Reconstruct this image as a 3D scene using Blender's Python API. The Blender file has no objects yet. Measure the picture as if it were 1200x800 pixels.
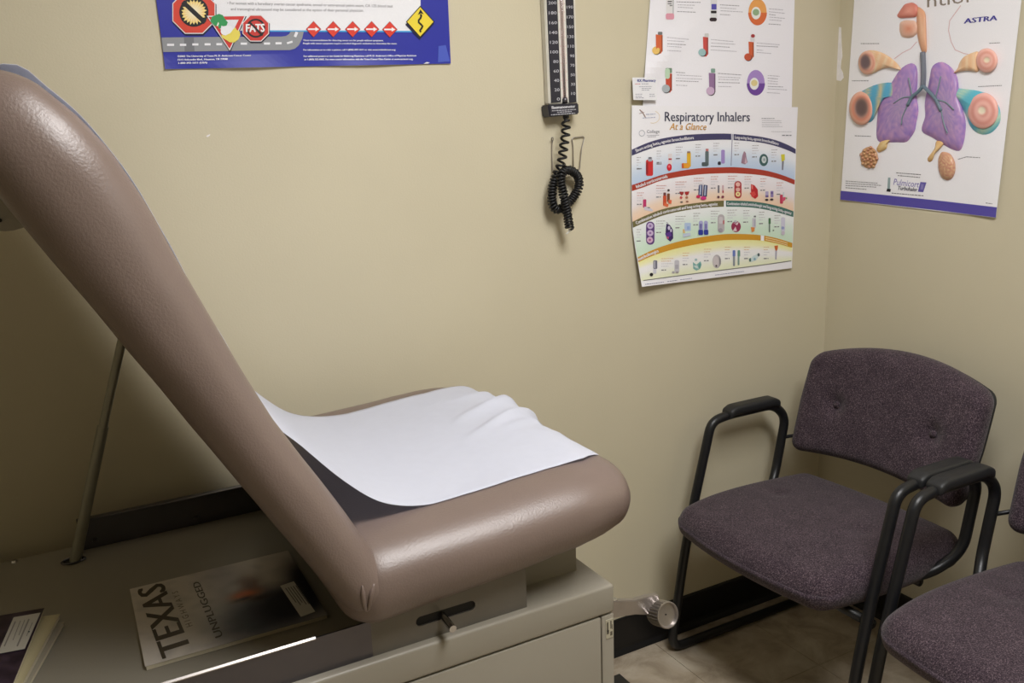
import bpy, bmesh, math, random
from mathutils import Vector, Matrix, noise

# ------------------------------------------------------------------ camera
scene = bpy.context.scene
COL = scene.collection
F = 1010.0                                   # focal length in pixels of the 1200 x 800 frame
YAW, PITCH, ROLL = (math.radians(a) for a in (28.2, 12.95, -2.1))
CAM = Vector((-1.98205702, -1.74459612, 1.3778904))
_f = Vector((math.sin(YAW) * math.cos(PITCH), math.cos(YAW) * math.cos(PITCH), -math.sin(PITCH)))
_r = Vector((math.cos(YAW), -math.sin(YAW), 0))
_u = _r.cross(_f)
RT = _r * math.cos(ROLL) + _u * math.sin(ROLL)
UP = _u * math.cos(ROLL) - _r * math.sin(ROLL)
FW = _f
cd = bpy.data.cameras.new('camera')
cd.sensor_width = 36.0
cd.lens = F / 1200.0 * 36.0
cd.clip_start = 0.02
cam = bpy.data.objects.new('camera', cd)
m3 = Matrix((RT, UP, -FW)).transposed()
cam.matrix_world = Matrix.Translation(CAM) @ m3.to_4x4()
COL.objects.link(cam)
scene.camera = cam

# ------------------------------------------------------------------ light
scene.view_settings.view_transform = 'Standard'
scene.view_settings.look = 'None'
scene.view_settings.gamma = 1.0
scene.view_settings.use_curve_mapping = False
scene.view_settings.exposure = 0.0
world = bpy.data.worlds.new('room_world')
scene.world = world
world.use_nodes = True
world.node_tree.nodes['Background'].inputs[0].default_value = (0.9, 0.92, 1.0, 1)
world.node_tree.nodes['Background'].inputs[1].default_value = 0.02
LIGHT_XY = (-1.15, -1.50)
LIGHT_W = 33.5
ROOM_X0, ROOM_Y0, ROOM_Z = -4.0, -3.9, 2.44


def area(name, loc, sx, sy, watts, color):
    l = bpy.data.lights.new(name, 'AREA')
    l.shape = 'RECTANGLE'
    l.size, l.size_y = sx, sy
    l.energy = watts
    l.color = color
    o = bpy.data.objects.new(name, l)
    o.location = loc
    COL.objects.link(o)
    return o


area('troffer_lamp', (LIGHT_XY[0], LIGHT_XY[1], ROOM_Z - 0.03), 0.55, 1.15, LIGHT_W, (0.985, 0.985, 1.0))


# ------------------------------------------------------------------ pixel measuring
def hit(p, ax, val):
    """point of the plane <axis ax> = val that was measured at pixel p of the photograph"""
    d = RT * ((p[0] - 600) / F) - UP * ((p[1] - 400) / F) + FW
    t = (val - CAM[ax]) / d[ax]
    return CAM + d * t


# ------------------------------------------------------------------ materials
def lin(c):
    return tuple(((v / 255) / 12.92 if v / 255 <= 0.04045 else ((v / 255 + 0.055) / 1.055) ** 2.4) for v in c[:3])


MATS = {}


def new_mat(name):
    m = bpy.data.materials.new(name)
    m.use_nodes = True
    MATS[name] = m
    nt = m.node_tree
    return m, nt, nt.nodes['Principled BSDF']


def nd(nt, kind, **kw):
    n = nt.nodes.new(kind)
    for k, v in kw.items():
        if k in n.inputs:
            n.inputs[k].default_value = v
        else:
            setattr(n, k, v)
    return n


def coords(nt, scale=(1, 1, 1)):
    tc = nd(nt, 'ShaderNodeTexCoord')
    mp = nd(nt, 'ShaderNodeMapping')
    mp.inputs['Scale'].default_value = scale
    nt.links.new(tc.outputs['Object'], mp.inputs['Vector'])
    return mp.outputs['Vector']


def mat(name, col, rough=0.5, metal=0.0, var=0.0, vscale=20, bump=0.0, bscale=200, spec=0.5, bdist=0.002, stretch=(1, 1, 1), coat=0.0):
    m, nt, b = new_mat(name)
    L = nt.links.new
    b.inputs['Roughness'].default_value = rough
    b.inputs['Metallic'].default_value = metal
    b.inputs['Specular IOR Level'].default_value = spec
    if coat:
        b.inputs['Coat Weight'].default_value = coat
        b.inputs['Coat Roughness'].default_value = 0.25
    c = lin(col)
    b.inputs['Base Color'].default_value = (*c, 1)
    v = coords(nt, stretch)
    if var:
        n = nd(nt, 'ShaderNodeTexNoise', Scale=vscale, Detail=5.0)
        L(v, n.inputs['Vector'])
        r = nd(nt, 'ShaderNodeValToRGB')
        r.color_ramp.elements[0].position = 0.3
        r.color_ramp.elements[1].position = 0.7
        r.color_ramp.elements[0].color = (*[x * (1 - var) for x in c], 1)
        r.color_ramp.elements[1].color = (*[min(1, x * (1 + var)) for x in c], 1)
        L(n.outputs['Fac'], r.inputs['Fac'])
        L(r.outputs['Color'], b.inputs['Base Color'])
    if bump:
        n2 = nd(nt, 'ShaderNodeTexNoise', Scale=bscale, Detail=3.0)
        L(v, n2.inputs['Vector'])
        bp = nd(nt, 'ShaderNodeBump', Strength=bump, Distance=bdist)
        L(n2.outputs['Fac'], bp.inputs['Height'])
        L(bp.outputs['Normal'], b.inputs['Normal'])
    return m


mat('wall_paint', (206, 197, 171), 0.55, var=0.025, vscale=3, bump=0.25, bscale=260, bdist=0.001, spec=0.35)
mat('ceiling_paint', (225, 222, 212), 0.8, var=0.05, vscale=60, bump=0.3, bscale=120)
mat('vinyl', (118, 102, 94), 0.38, var=0.05, vscale=9, bump=0.28, bscale=330, bdist=0.0014, spec=0.6)
mat('paper_white', (226, 228, 238), 0.85, var=0.015, vscale=60, bump=0.35, bscale=500, bdist=0.0006, spec=0.2)
_nt = MATS['paper_white'].node_tree
_tr = nd(_nt, 'ShaderNodeBsdfTranslucent')
_tr.inputs['Color'].default_value = (*lin((236, 238, 248)), 1)
_mx = nd(_nt, 'ShaderNodeMixShader')
_mx.inputs[0].default_value = 0.36
_nt.links.new(_nt.nodes['Principled BSDF'].outputs[0], _mx.inputs[1])
_nt.links.new(_tr.outputs[0], _mx.inputs[2])
_nt.links.new(_mx.outputs[0], _nt.nodes['Material Output'].inputs['Surface'])
mat('cabinet_paint', (148, 142, 129), 0.4, var=0.03, vscale=6, bump=0.08, bscale=400, bdist=0.0006)
mat('bracket_grey', (114, 110, 103), 0.38, metal=0.35, var=0.05, vscale=14, bump=0.06, bscale=300)
mat('steel', (104, 102, 108), 0.3, metal=0.9, var=0.03, vscale=30)
mat('chrome', (205, 205, 208), 0.16, metal=1.0, var=0.05, vscale=60)
mat('satin_metal', (176, 170, 166), 0.33, metal=0.9, var=0.06, vscale=40)
mat('faded_print', (96, 90, 78), 0.6, var=0.2, vscale=90)
mat('sticker_paper', (176, 170, 150), 0.5, var=0.05, vscale=60)
mat('strut_paint', (150, 147, 132), 0.35, metal=0.3, var=0.05, vscale=30)
mat('black_frame', (22, 23, 26), 0.38, var=0.15, vscale=40, bump=0.1, bscale=500)
mat('black_pad', (30, 31, 33), 0.5, var=0.1, vscale=40, bump=0.25, bscale=700, bdist=0.0008)
mat('black_rubber', (14, 14, 16), 0.5, var=0.1, vscale=20, bump=0.1, bscale=200)
mat('baseboard_black', (13, 12, 13), 0.45, var=0.15, vscale=12)
mat('grout', (112, 98, 76), 0.8, var=0.1, vscale=40)
mat('case_white', (214, 210, 198), 0.35, var=0.03, vscale=30)
mat('scale_black', (40, 40, 52), 0.35, var=0.05, vscale=60)
mat('label_paper', (226, 224, 216), 0.7, var=0.03, vscale=90)
mat('page_edge', (214, 205, 178), 0.8, var=0.12, vscale=500, stretch=(1, 1, 12))
mat('plaster', (238, 234, 235), 0.8, var=0.05, vscale=90, bump=0.3, bscale=300)
mat('dark_hole', (12, 11, 10), 0.7, var=0.1, vscale=30)
mat('light_frame', (235, 235, 232), 0.5, var=0.02, vscale=30)


def ink_mat(name, rough):
    m, nt, b = new_mat(name)
    a = nd(nt, 'ShaderNodeAttribute', attribute_name='ink')
    v = coords(nt)
    n = nd(nt, 'ShaderNodeTexNoise', Scale=700.0, Detail=2.0)
    nt.links.new(v, n.inputs['Vector'])
    mr = nd(nt, 'ShaderNodeMapRange')
    mr.inputs['To Min'].default_value = 0.94
    mr.inputs['To Max'].default_value = 1.06
    nt.links.new(n.outputs['Fac'], mr.inputs['Value'])
    mx = nd(nt, 'ShaderNodeVectorMath', operation='SCALE')
    nt.links.new(a.outputs['Color'], mx.inputs[0])
    nt.links.new(mr.outputs['Result'], mx.inputs['Scale'])
    nt.links.new(mx.outputs['Vector'], b.inputs['Base Color'])
    b.inputs['Roughness'].default_value = rough
    b.inputs['Specular IOR Level'].default_value = 0.35
    return m


ink_mat('ink', 0.45)
ink_mat('ink_gloss', 0.28)


def fabric():
    m, nt, b = new_mat('tweed')
    L = nt.links.new
    v = coords(nt)
    b.inputs['Roughness'].default_value = 0.95
    b.inputs['Specular IOR Level'].default_value = 0.15
    b.inputs['Sheen Weight'].default_value = 0.15
    cols = []
    for sc, st in ((620, (1, 0.5, 1)), (620, (0.5, 1, .5)), (25, (1, 1, 1))):
        mp = nd(nt, 'ShaderNodeMapping')
        mp.inputs['Scale'].default_value = st
        L(v, mp.inputs['Vector'])
        n = nd(nt, 'ShaderNodeTexNoise', Scale=float(sc), Detail=2.0)
        L(mp.outputs['Vector'], n.inputs['Vector'])
        cols.append(n.outputs['Fac'])
    a = nd(nt, 'ShaderNodeMath', operation='ADD')
    L(cols[0], a.inputs[0]); L(cols[1], a.inputs[1])
    s = nd(nt, 'ShaderNodeMath', operation='MULTIPLY_ADD')
    L(cols[2], s.inputs[0]); s.inputs[1].default_value = 0.15
    L(a.outputs[0], s.inputs[2])
    r = nd(nt, 'ShaderNodeValToRGB')
    r.color_ramp.elements[0].position = 0.85
    r.color_ramp.elements[0].color = (*lin((62, 50, 58)), 1)
    r.color_ramp.elements[1].position = 1.55
    r.color_ramp.elements[1].color = (*lin((150, 128, 134)), 1)
    e = r.color_ramp.elements.new(0.98)
    mm = nd(nt, 'ShaderNodeMapRange')
    mm.inputs['From Min'].default_value = 0.62
    mm.inputs['From Max'].default_value = 1.52
    L(s.outputs[0], mm.inputs['Value'])
    r.color_ramp.elements[0].position = 0.25
    r.color_ramp.elements[1].position = 0.55
    r.color_ramp.elements[2].position = 0.85
    r.color_ramp.elements[0].color = (*lin((34, 26, 33)), 1)
    r.color_ramp.elements[1].color = (*lin((68, 56, 64)), 1)
    r.color_ramp.elements[2].color = (*lin((116, 100, 106)), 1)
    L(mm.outputs['Result'], r.inputs['Fac'])
    L(r.outputs['Color'], b.inputs['Base Color'])
    bp = nd(nt, 'ShaderNodeBump', Strength=0.5, Distance=0.0012)
    L(a.outputs[0], bp.inputs['Height'])
    L(bp.outputs['Normal'], b.inputs['Normal'])


fabric()


def tile_mat():
    m, nt, b = new_mat('floor_tile')
    L = nt.links.new
    tc = nd(nt, 'ShaderNodeTexCoord')
    geo = nd(nt, 'ShaderNodeNewGeometry')
    v = geo.outputs['Position']
    n1 = nd(nt, 'ShaderNodeTexNoise', Scale=9.0, Detail=8.0, Roughness=0.62, Distortion=0.6)
    L(v, n1.inputs['Vector'])
    r = nd(nt, 'ShaderNodeValToRGB')
    r.color_ramp.elements[0].position = 0.32
    r.color_ramp.elements[0].color = (*lin((142, 128, 108)), 1)
    r.color_ramp.elements[1].position = 0.68
    r.color_ramp.elements[1].color = (*lin((200, 190, 172)), 1)
    e = r.color_ramp.elements.new(0.5)
    e.color = (*lin((176, 162, 142)), 1)
    L(n1.outputs['Fac'], r.inputs['Fac'])
    L(r.outputs['Color'], b.inputs['Base Color'])
    b.inputs['Roughness'].default_value = 0.38
    n2 = nd(nt, 'ShaderNodeTexNoise', Scale=120.0, Detail=3.0)
    L(v, n2.inputs['Vector'])
    bp = nd(nt, 'ShaderNodeBump', Strength=0.12, Distance=0.001)
    L(n2.outputs['Fac'], bp.inputs['Height'])
    L(bp.outputs['Normal'], b.inputs['Normal'])


tile_mat()


def emis_mat():
    m, nt, b = new_mat('diffuser')
    b.inputs['Base Color'].default_value = (0.9, 0.9, 0.88, 1)
    v = coords(nt)
    n = nd(nt, 'ShaderNodeTexNoise', Scale=80.0)
    nt.links.new(v, n.inputs['Vector'])
    bp = nd(nt, 'ShaderNodeBump', Strength=0.2, Distance=0.002)
    nt.links.new(n.outputs['Fac'], bp.inputs['Height'])
    nt.links.new(bp.outputs['Normal'], b.inputs['Normal'])
    b.inputs['Emission Color'].default_value = (1, 0.97, 0.92, 1)
    b.inputs['Emission Strength'].default_value = 6.0


emis_mat()


# ------------------------------------------------------------------ mesh helpers
def obj(name, me, m=None, parent=None, smooth=False):
    """link mesh data or a bmesh as ONE object; vertices are world space, the parent is an Empty without rotation"""
    if isinstance(me, bmesh.types.BMesh):
        bm = me
        me = bpy.data.meshes.new(name)
        bm.normal_update()
        bm.to_mesh(me)
        bm.free()
    o = bpy.data.objects.new(name, me)
    if m:
        me.materials.append(MATS[m] if isinstance(m, str) else m)
    if smooth:
        for p in me.polygons:
            p.use_smooth = True
    COL.objects.link(o)
    if parent:
        attach(o, parent)
    return o


def world_loc(o):
    v = Vector((0, 0, 0))
    while o:
        v += Vector(o.location)
        o = o.parent
    return v


def attach(o, parent):
    o.parent = parent
    o.location = Vector(o.location) - world_loc(parent)


def recentre(o):
    """move a mesh object's origin to the centre of the base of its box"""
    me = o.data
    xs = [v.co for v in me.vertices]
    c = Vector(((min(v.x for v in xs) + max(v.x for v in xs)) / 2, (min(v.y for v in xs) + max(v.y for v in xs)) / 2, min(v.z for v in xs)))
    me.transform(Matrix.Translation(-c))
    o.location = Vector(o.location) + c
    return o


def thing(name, label, cat, loc, group=None):
    o = bpy.data.objects.new(name, None)
    o.empty_display_size = 0.05
    o.location = loc
    COL.objects.link(o)
    return tag(o, label, cat, group)


def tag(o, label, cat, group=None):
    o['label'] = label
    o['category'] = cat
    if group:
        o['group'] = group
    return o


def struct(o, label=None):
    o['kind'] = 'structure'
    if label:
        o['label'] = label
        o['category'] = label.split()[-1]
    return o


def box(bm, x0, x1, y0, y1, z0, z1, bev=0.0, seg=2):
    vs = [bm.verts.new((x, y, z)) for x in (x0, x1) for y in (y0, y1) for z in (z0, z1)]
    fs = [(0, 1, 3, 2), (4, 6, 7, 5), (0, 4, 5, 1), (2, 3, 7, 6), (0, 2, 6, 4), (1, 5, 7, 3)]
    faces = [bm.faces.new([vs[i] for i in f]) for f in fs]
    if bev:
        es = list({e for f in faces for e in f.edges})
        bmesh.ops.bevel(bm, geom=es, offset=bev, segments=seg, affect='EDGES', profile=0.5)
    return bm


def mbox(name, m, parent, x0, x1, y0, y1, z0, z1, bev=0.0, seg=2):
    return obj(name, box(bmesh.new(), x0, x1, y0, y1, z0, z1, bev, seg), m, parent, smooth=False)


def shade_auto(o):
    for p in o.data.polygons:
        p.use_smooth = True
    try:
        o.data.set_sharp_from_angle(angle=math.radians(40))
    except Exception:
        pass
    return o


def frames(pts):
    out = []
    n = len(pts)
    up = None
    for i in range(n):
        t = (pts[min(i + 1, n - 1)] - pts[max(i - 1, 0)]).normalized()
        if up is None:
            ref = Vector((0, 0, 1)) if abs(t.z) < 0.9 else Vector((1, 0, 0))
            up = (ref - t * ref.dot(t)).normalized()
        else:
            up = (up - t * up.dot(t)).normalized()
        out.append((t, up, t.cross(up)))
    return out


def tube(bm, pts, r, n=12, cap=True):
    pts = [Vector(p) for p in pts]
    rings = []
    for i, (p, (t, u, s)) in enumerate(zip(pts, frames(pts))):
        rr = r[i] if isinstance(r, (list, tuple)) else r
        rings.append([bm.verts.new(p + (u * math.cos(a) + s * math.sin(a)) * rr) for a in (2 * math.pi * k / n for k in range(n))])
    for a, b in zip(rings, rings[1:]):
        for k in range(n):
            bm.faces.new((a[k], a[(k + 1) % n], b[(k + 1) % n], b[k]))
    if cap:
        bm.faces.new(list(reversed(rings[0])))
        bm.faces.new(rings[-1])
    return bm


def rounded_path(pts, rad, seg=6):
    pts = [Vector(p) for p in pts]
    out = [pts[0]]
    for i in range(1, len(pts) - 1):
        p = pts[i]
        a = (pts[i - 1] - p)
        b = (pts[i + 1] - p)
        r = rad[i - 1] if isinstance(rad, (list, tuple)) else rad
        d = min(r, a.length * 0.48, b.length * 0.48)
        p0 = p + a.normalized() * d
        p1 = p + b.normalized() * d
        for k in range(seg + 1):
            t = k / seg
            out.append(p0 * (1 - t) ** 2 + p * 2 * t * (1 - t) + p1 * t * t)
    out.append(pts[-1])
    return out


def smooth_path(pts, n=8):
    pts = [Vector(p) for p in pts]
    P = [pts[0] * 2 - pts[1]] + pts + [pts[-1] * 2 - pts[-2]]
    out = []
    for i in range(1, len(P) - 2):
        for k in range(n):
            t = k / n
            a, b, c, d = P[i - 1:i + 3]
            out.append(0.5 * ((2 * b) + (c - a) * t + (2 * a - 5 * b + 4 * c - d) * t * t + (3 * b - a - 3 * c + d) * t ** 3))
    out.append(pts[-1])
    return out


def rounded_box(hx, hy, hz, r, nx, ny, nz, fn=None):
    """subdivided box with edges of radius r, every vertex then passed through fn"""
    bm = bmesh.new()
    verts = {}

    def key(i, j, k):
        if (i, j, k) not in verts:
            p = Vector((-1 + 2 * i / nx, -1 + 2 * j / ny, -1 + 2 * k / nz))
            # crowd the samples towards the edges
            q = Vector([math.copysign(1 - (1 - abs(c)) ** 1.5, c) for c in p])
            q = Vector((q.x * hx, q.y * hy, q.z * hz))
            inn = Vector([max(-h + r, min(h - r, c)) for c, h in zip(q, (hx, hy, hz))])
            d = q - inn
            if d.length > 1e-9:
                # cube-to-sphere blend keeps the rings even on the rounded edges
                q = inn + d.normalized() * r
            verts[(i, j, k)] = bm.verts.new(fn(q) if fn else q)
        return verts[(i, j, k)]

    def face(*a):
        bm.faces.new([key(*p) for p in a])
    for i in range(nx):
        for j in range(ny):
            face((i, j, 0), (i, j + 1, 0), (i + 1, j + 1, 0), (i + 1, j, 0))
            face((i, j, nz), (i + 1, j, nz), (i + 1, j + 1, nz), (i, j + 1, nz))
    for i in range(nx):
        for k in range(nz):
            face((i, 0, k), (i + 1, 0, k), (i + 1, 0, k + 1), (i, 0, k + 1))
            face((i, ny, k), (i, ny, k + 1), (i + 1, ny, k + 1), (i + 1, ny, k))
    for j in range(ny):
        for k in range(nz):
            face((0, j, k), (0, j, k + 1), (0, j + 1, k + 1), (0, j + 1, k))
            face((nx, j, k), (nx, j + 1, k), (nx, j + 1, k + 1), (nx, j, k + 1))
    bmesh.ops.recalc_face_normals(bm, faces=bm.faces)
    return bm


def lerp_tab(tab, s):
    if s <= tab[0][0]:
        return tab[0][1]
    for (a, b), (c, d) in zip(tab, tab[1:]):
        if s <= c:
            t = (s - a) / (c - a)
            t = t * t * (3 - 2 * t) if False else t
            return b + (d - b) * t
    return tab[-1][1]


def gauss(d, s):
    return math.exp(-(d / s) ** 2)

# ================================================================== the room
floor = struct(mbox('floor', 'grout', None, ROOM_X0 - .1, .1, ROOM_Y0 - .1, .1, -0.12, -0.003), 'tan marbled vinyl tile floor')
TS = 0.305
sx0, sy0 = -0.637, -0.02
tiles = {}
ix0 = math.floor((ROOM_X0 - sx0) / TS)
for i in range(ix0, 4):
    for j in range(-13, 2):
        xa, xb = max(ROOM_X0, sx0 + i * TS), min(0.0, sx0 + (i + 1) * TS)
        ya, yb = max(ROOM_Y0, sy0 + j * TS), min(0.0, sy0 + (j + 1) * TS)
        if xb - xa < 0.01 or yb - ya < 0.01:
            continue
        k = (round(xb - xa, 4), round(yb - ya, 4))
        if k not in tiles:
            bm = box(bmesh.new(), -k[0] / 2 + .0006, k[0] / 2 - .0006, -k[1] / 2 + .0006, k[1] / 2 - .0006, -0.003, 0.0)
            me = bpy.data.meshes.new('tile')
            bm.normal_update(); bm.to_mesh(me); bm.free()
            me.materials.append(MATS['floor_tile'])
            tiles[k] = me
        o = bpy.data.objects.new('tile', tiles[k])
        COL.objects.link(o)
        o.location = ((xa + xb) / 2, (ya + yb) / 2, 0)
        attach(o, floor)

struct(mbox('ceiling', 'ceiling_paint', None, ROOM_X0 - .1, .1, ROOM_Y0 - .1, .1, ROOM_Z, ROOM_Z + .1), 'off-white plain ceiling')
wall_back = struct(mbox('wall_back', 'wall_paint', None, ROOM_X0, 0, 0, 0.1, 0, ROOM_Z), 'beige painted wall behind the exam table wall')
wall_right = struct(mbox('wall_right', 'wall_paint', None, 0, 0.1, ROOM_Y0, 0.1, 0, ROOM_Z), 'beige painted wall behind the chairs wall')
struct(mbox('wall_left', 'wall_paint', None, ROOM_X0 - .1, ROOM_X0, ROOM_Y0, 0.1, 0, ROOM_Z), 'beige painted side wall')
struct(mbox('wall_front', 'wall_paint', None, ROOM_X0, 0, ROOM_Y0 - .1, ROOM_Y0, 0, ROOM_Z), 'beige painted wall facing the exam table wall')


def baseboard(name, pts_in, axis, a, b):
    prof = [(0, 0), (0.016, 0), (0.013, 0.006), (0.008, 0.014), (0.006, 0.022), (0.006, 0.100), (0.004, 0.105), (0, 0.105)]
    bm = bmesh.new()
    rows = []
    for c in (a, b):
        rows.append([bm.verts.new((c, -d, z) if axis == 'x' else (-d, c, z)) for d, z in prof])
    n = len(prof)
    for i in range(n):
        bm.faces.new((rows[0][i], rows[1][i], rows[1][(i + 1) % n], rows[0][(i + 1) % n]))
    bm.faces.new(rows[0]); bm.faces.new(rows[1])
    bmesh.ops.recalc_face_normals(bm, faces=bm.faces)
    return struct(obj(name, bm, 'baseboard_black'), pts_in)


baseboard('baseboard_back', 'black rubber baseboard under the exam table wall baseboard', 'x', ROOM_X0, -0.016)
baseboard('baseboard_right', 'black rubber baseboard behind the chairs baseboard', 'y', ROOM_Y0, 0)


def patch(name, m, parent, px, ax, val, off):
    """thin irregular patch on a wall from an outline measured in the photograph"""
    bm = bmesh.new()
    top = [bm.verts.new(hit(p, ax, val - off)) for p in px]
    bot = [bm.verts.new(hit(p, ax, val - off) + Vector((off if ax == 0 else 0, off if ax == 1 else 0, 0))) for p in px]
    bm.faces.new(top)
    n = len(px)
    for i in range(n):
        bm.faces.new((top[i], bot[i], bot[(i + 1) % n], top[(i + 1) % n]))
    bmesh.ops.recalc_face_normals(bm, faces=bm.faces)
    o = obj(name, bm, m, parent)
    return o


o = patch('paint_chip', 'plaster', wall_right, [(x_ + 8, y_) for x_, y_ in [(973, 31.5), (977.5, 32), (978, 50), (979, 66), (977.5, 72), (977, 80), (979.5, 85), (980.5, 91), (977, 95), (972.5, 94), (972, 80), (972.5, 55)]], 0, 0.0, 0.0008)
o['label'] = 'white bare plaster where paint peeled'
o = patch('scuff_mark', 'plaster', wall_back, [(241.5, 160), (243.5, 158), (246.5, 157.2), (246, 158.8), (243.5, 160.6)], 1, 0.0, 0.0008)

# ceiling light
lt = thing('ceiling_light', 'white fluorescent troffer set into the ceiling', 'light', (LIGHT_XY[0], LIGHT_XY[1], ROOM_Z - 0.03))
lx, ly = LIGHT_XY
bm = bmesh.new()
for a in ((-.31, -.28, -.61, .61), (.28, .31, -.61, .61), (-.28, .28, -.61, -.58), (-.28, .28, .58, .61)):
    box(bm, lx + a[0], lx + a[1], ly + a[2], ly + a[3], ROOM_Z - .035, ROOM_Z - .0005)
obj('frame', bm, 'light_frame', lt)
mbox('diffuser', 'diffuser', lt, lx - .28, lx + .28, ly - .58, ly + .58, ROOM_Z - .02, ROOM_Z - .008)

# ================================================================== the exam table
CX0, CX1 = -2.62, -1.262          # cabinet ends
CY0, CY1 = -0.716, -0.075         # cabinet front and back
CH = 0.69                         # deck height
tb = thing('exam_table', 'brown vinyl exam table with raised backrest on a beige metal cabinet', 'exam table', ((CX0 + CX1) / 2, (CY0 + CY1) / 2, 0))
mbox('cabinet_body', 'cabinet_paint', tb, CX0 + .01, CX1 - .004, CY0 + .014, CY1 - .01, 0.06, 0.66)
mbox('plinth', 'black_rubber', tb, CX0 + .05, CX1 - .05, CY0 + .06, CY1 - .04, 0.0, 0.06)
shade_auto(mbox('deck', 'cabinet_paint', tb, CX0, CX1, CY0, CY1, 0.641, CH, 0.005, 3))
zt = 0.6385
for a, b in ((CX0 + .02, -1.97), (-1.966, CX1 - .026)):
    d = shade_auto(mbox('drawer_front', 'cabinet_paint', tb, a, b, CY0 + .001, CY0 + .02, 0.36, zt, 0.002, 2))
    shade_auto(mbox('cabinet_door', 'cabinet_paint', tb, a, b, CY0 + .001, CY0 + .02, 0.075, 0.356, 0.002, 2))
    if a > -2:
        # label holder on the drawer
        hx0, hx1, hz0, hz1 = -1.463, -1.375, 0.500, 0.548
        bm = bmesh.new()
        t = 0.004
        for q in ((hx0, hx1, hz1 - t, hz1), (hx0, hx1, hz0, hz0 + t), (hx0, hx0 + t, hz0 + t, hz1 - t), (hx1 - t, hx1, hz0 + t, hz1 - t)):
            box(bm, q[0], q[1], CY0 - .004, CY0 + .001, q[2], q[3])
        h = obj('label_holder', bm, 'steel', d)
        mbox('label_card', 'dark_hole', d, hx0 + t, hx1 - t, CY0 - .0012, CY0 + .0008, hz0 + t, hz1 - t)
        bm = bmesh.new()
        for i, (u0, u1, z) in enumerate(((.010, .040, .531), (.046, .078, .533), (.012, .07, .520), (.012, .06, .511))):
            box(bm, hx0 + u0, hx0 + u1, CY0 - .0016, CY0 - .0010, z, z + .005)
        obj('label_print', bm, 'label_paper', d)
shade_auto(mbox('corner_post', 'cabinet_paint', tb, CX1 - .024, CX1 - .001, CY0 + .001, CY0 + .02, 0.06, zt, 0.002, 2))
# worn sticker on the corner post
bm = bmesh.new()
box(bm, -1.279, -1.2645, CY0 + .0002, CY0 + .0012, .598, .631)
st = obj('sticker', bm, 'sticker_paper', tb)
bm = bmesh.new()
for u0, u1, z0, z1 in ((-1.2775, -1.2745, .610, .627), (-1.2775, -1.2735, .606, .613), (-1.2705, -1.2685, .614, .628), (-1.271, -1.267, .602, .609), (-1.2675, -1.2665, .612, .621)):
    box(bm, u0, u1, CY0 - .0002, CY0 + .0004, z0, z1)
obj('sticker_print', bm, 'faded_print', st)

# pull-out step
p0 = hit((726.0, 789.0), 2, 0.20)
stp = mbox('pull_out_step', 'cabinet_paint', tb, CX1 - .05, p0.x - .004, -0.62, p0.y - .004, 0.165, 0.196)
mbox('step_tread', 'black_rubber', stp, CX1 + .004, p0.x, -0.624, p0.y, 0.196, 0.2)

# seat support box between deck and seat
mbox('seat_support', 'cabinet_paint', tb, -1.53, -1.288, -0.645, -0.16, CH, 0.795)

# side rails carrying the backrest
def rail(yc, out):
    ya, yb = (yc, yc + .003)
    r = mbox('side_rail', 'steel', tb, -2.0, -1.66 if out < 0 else -1.45, ya, yb, CH, 0.744)
    # folded lip on top
    y0, y1 = (ya - .012, yb) if out < 0 else (ya, yb + .012)
    if out < 0:
        # sloping polished flange
        bm = bmesh.new()
        pr_ = [(ya + .003, .7445), (ya, .7465), (ya - .0024, .7444), (ya - .0024, .7430)]
        rw = [[bm.verts.new((x, y, z)) for y, z in pr_] for x in (-2.0, -1.737)]
        bm.faces.new(rw[0]); bm.faces.new(rw[1])
        for i in range(4):
            bm.faces.new((rw[0][i], rw[0][(i + 1) % 4], rw[1][(i + 1) % 4], rw[1][i]))
        bmesh.ops.recalc_face_normals(bm, faces=bm.faces)
        obj('rail_lip', bm, 'satin_metal', r)
    else:
        shade_auto(mbox('rail_lip', 'steel', r, -2.0, -1.45, y0, y1, 0.744, 0.7465, 0.0011, 2))
    for x in ((-1.975, -1.80) if out > 0 else ()):
        bm = bmesh.new()
        tube(bm, [(x, yc - .006, .703), (x, yc + .008, .703)], .005, 8)
        obj('rail_bolt', bm, 'steel', r)
    return r


rail(-0.702, -1)
rail(-0.105, 1)
# near bracket plate with the tilt slot
bx0, bx1, bz0, bz1 = -1.66, -1.414, CH, 0.756
sl0, sl1, sz0, sz1 = -1.594, -1.500, .7135, .7285
yb_ = -0.702
bm = bmesh.new()
rs = (sz1 - sz0) / 2
zc = (sz0 + sz1) / 2
inner, outer = [], []
for k in range(33):
    a = -math.pi / 2 + math.pi * k / 32
    inner.append((sl1 - rs + rs * math.cos(a), zc + rs * math.sin(a)))
for k in range(33):
    a = math.pi / 2 + math.pi * k / 32
    inner.append((sl0 + rs + rs * math.cos(a), zc + rs * math.sin(a)))
for (x, z) in inner:
    dx, dz = x - (sl0 + sl1) / 2, z - zc
    k = min((bx1 - (sl0 + sl1) / 2) / dx if dx > 1e-6 else ((bx0 - (sl0 + sl1) / 2) / dx if dx < -1e-6 else 1e9), (bz1 - zc) / dz if dz > 1e-6 else ((bz0 - zc) / dz if dz < -1e-6 else 1e9))
    outer.append(((sl0 + sl1) / 2 + dx * k, zc + dz * k))
cors = [(bx1, bz0), (bx1, bz1), (bx0, bz1), (bx0, bz0)]
for cx, cz in cors:                      # snap the nearest outline point into each corner
    k = min(range(len(outer)), key=lambda i: (outer[i][0] - cx) ** 2 + (outer[i][1] - cz) ** 2)
    outer[k] = (cx, cz)
lay = {}
for nm, ring in (('i', inner), ('o', outer)):
    for y in (yb_, yb_ + .003):
        lay[nm, y] = [bm.verts.new((x, y, z)) for x, z in ring]
n_ = len(inner)
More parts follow.
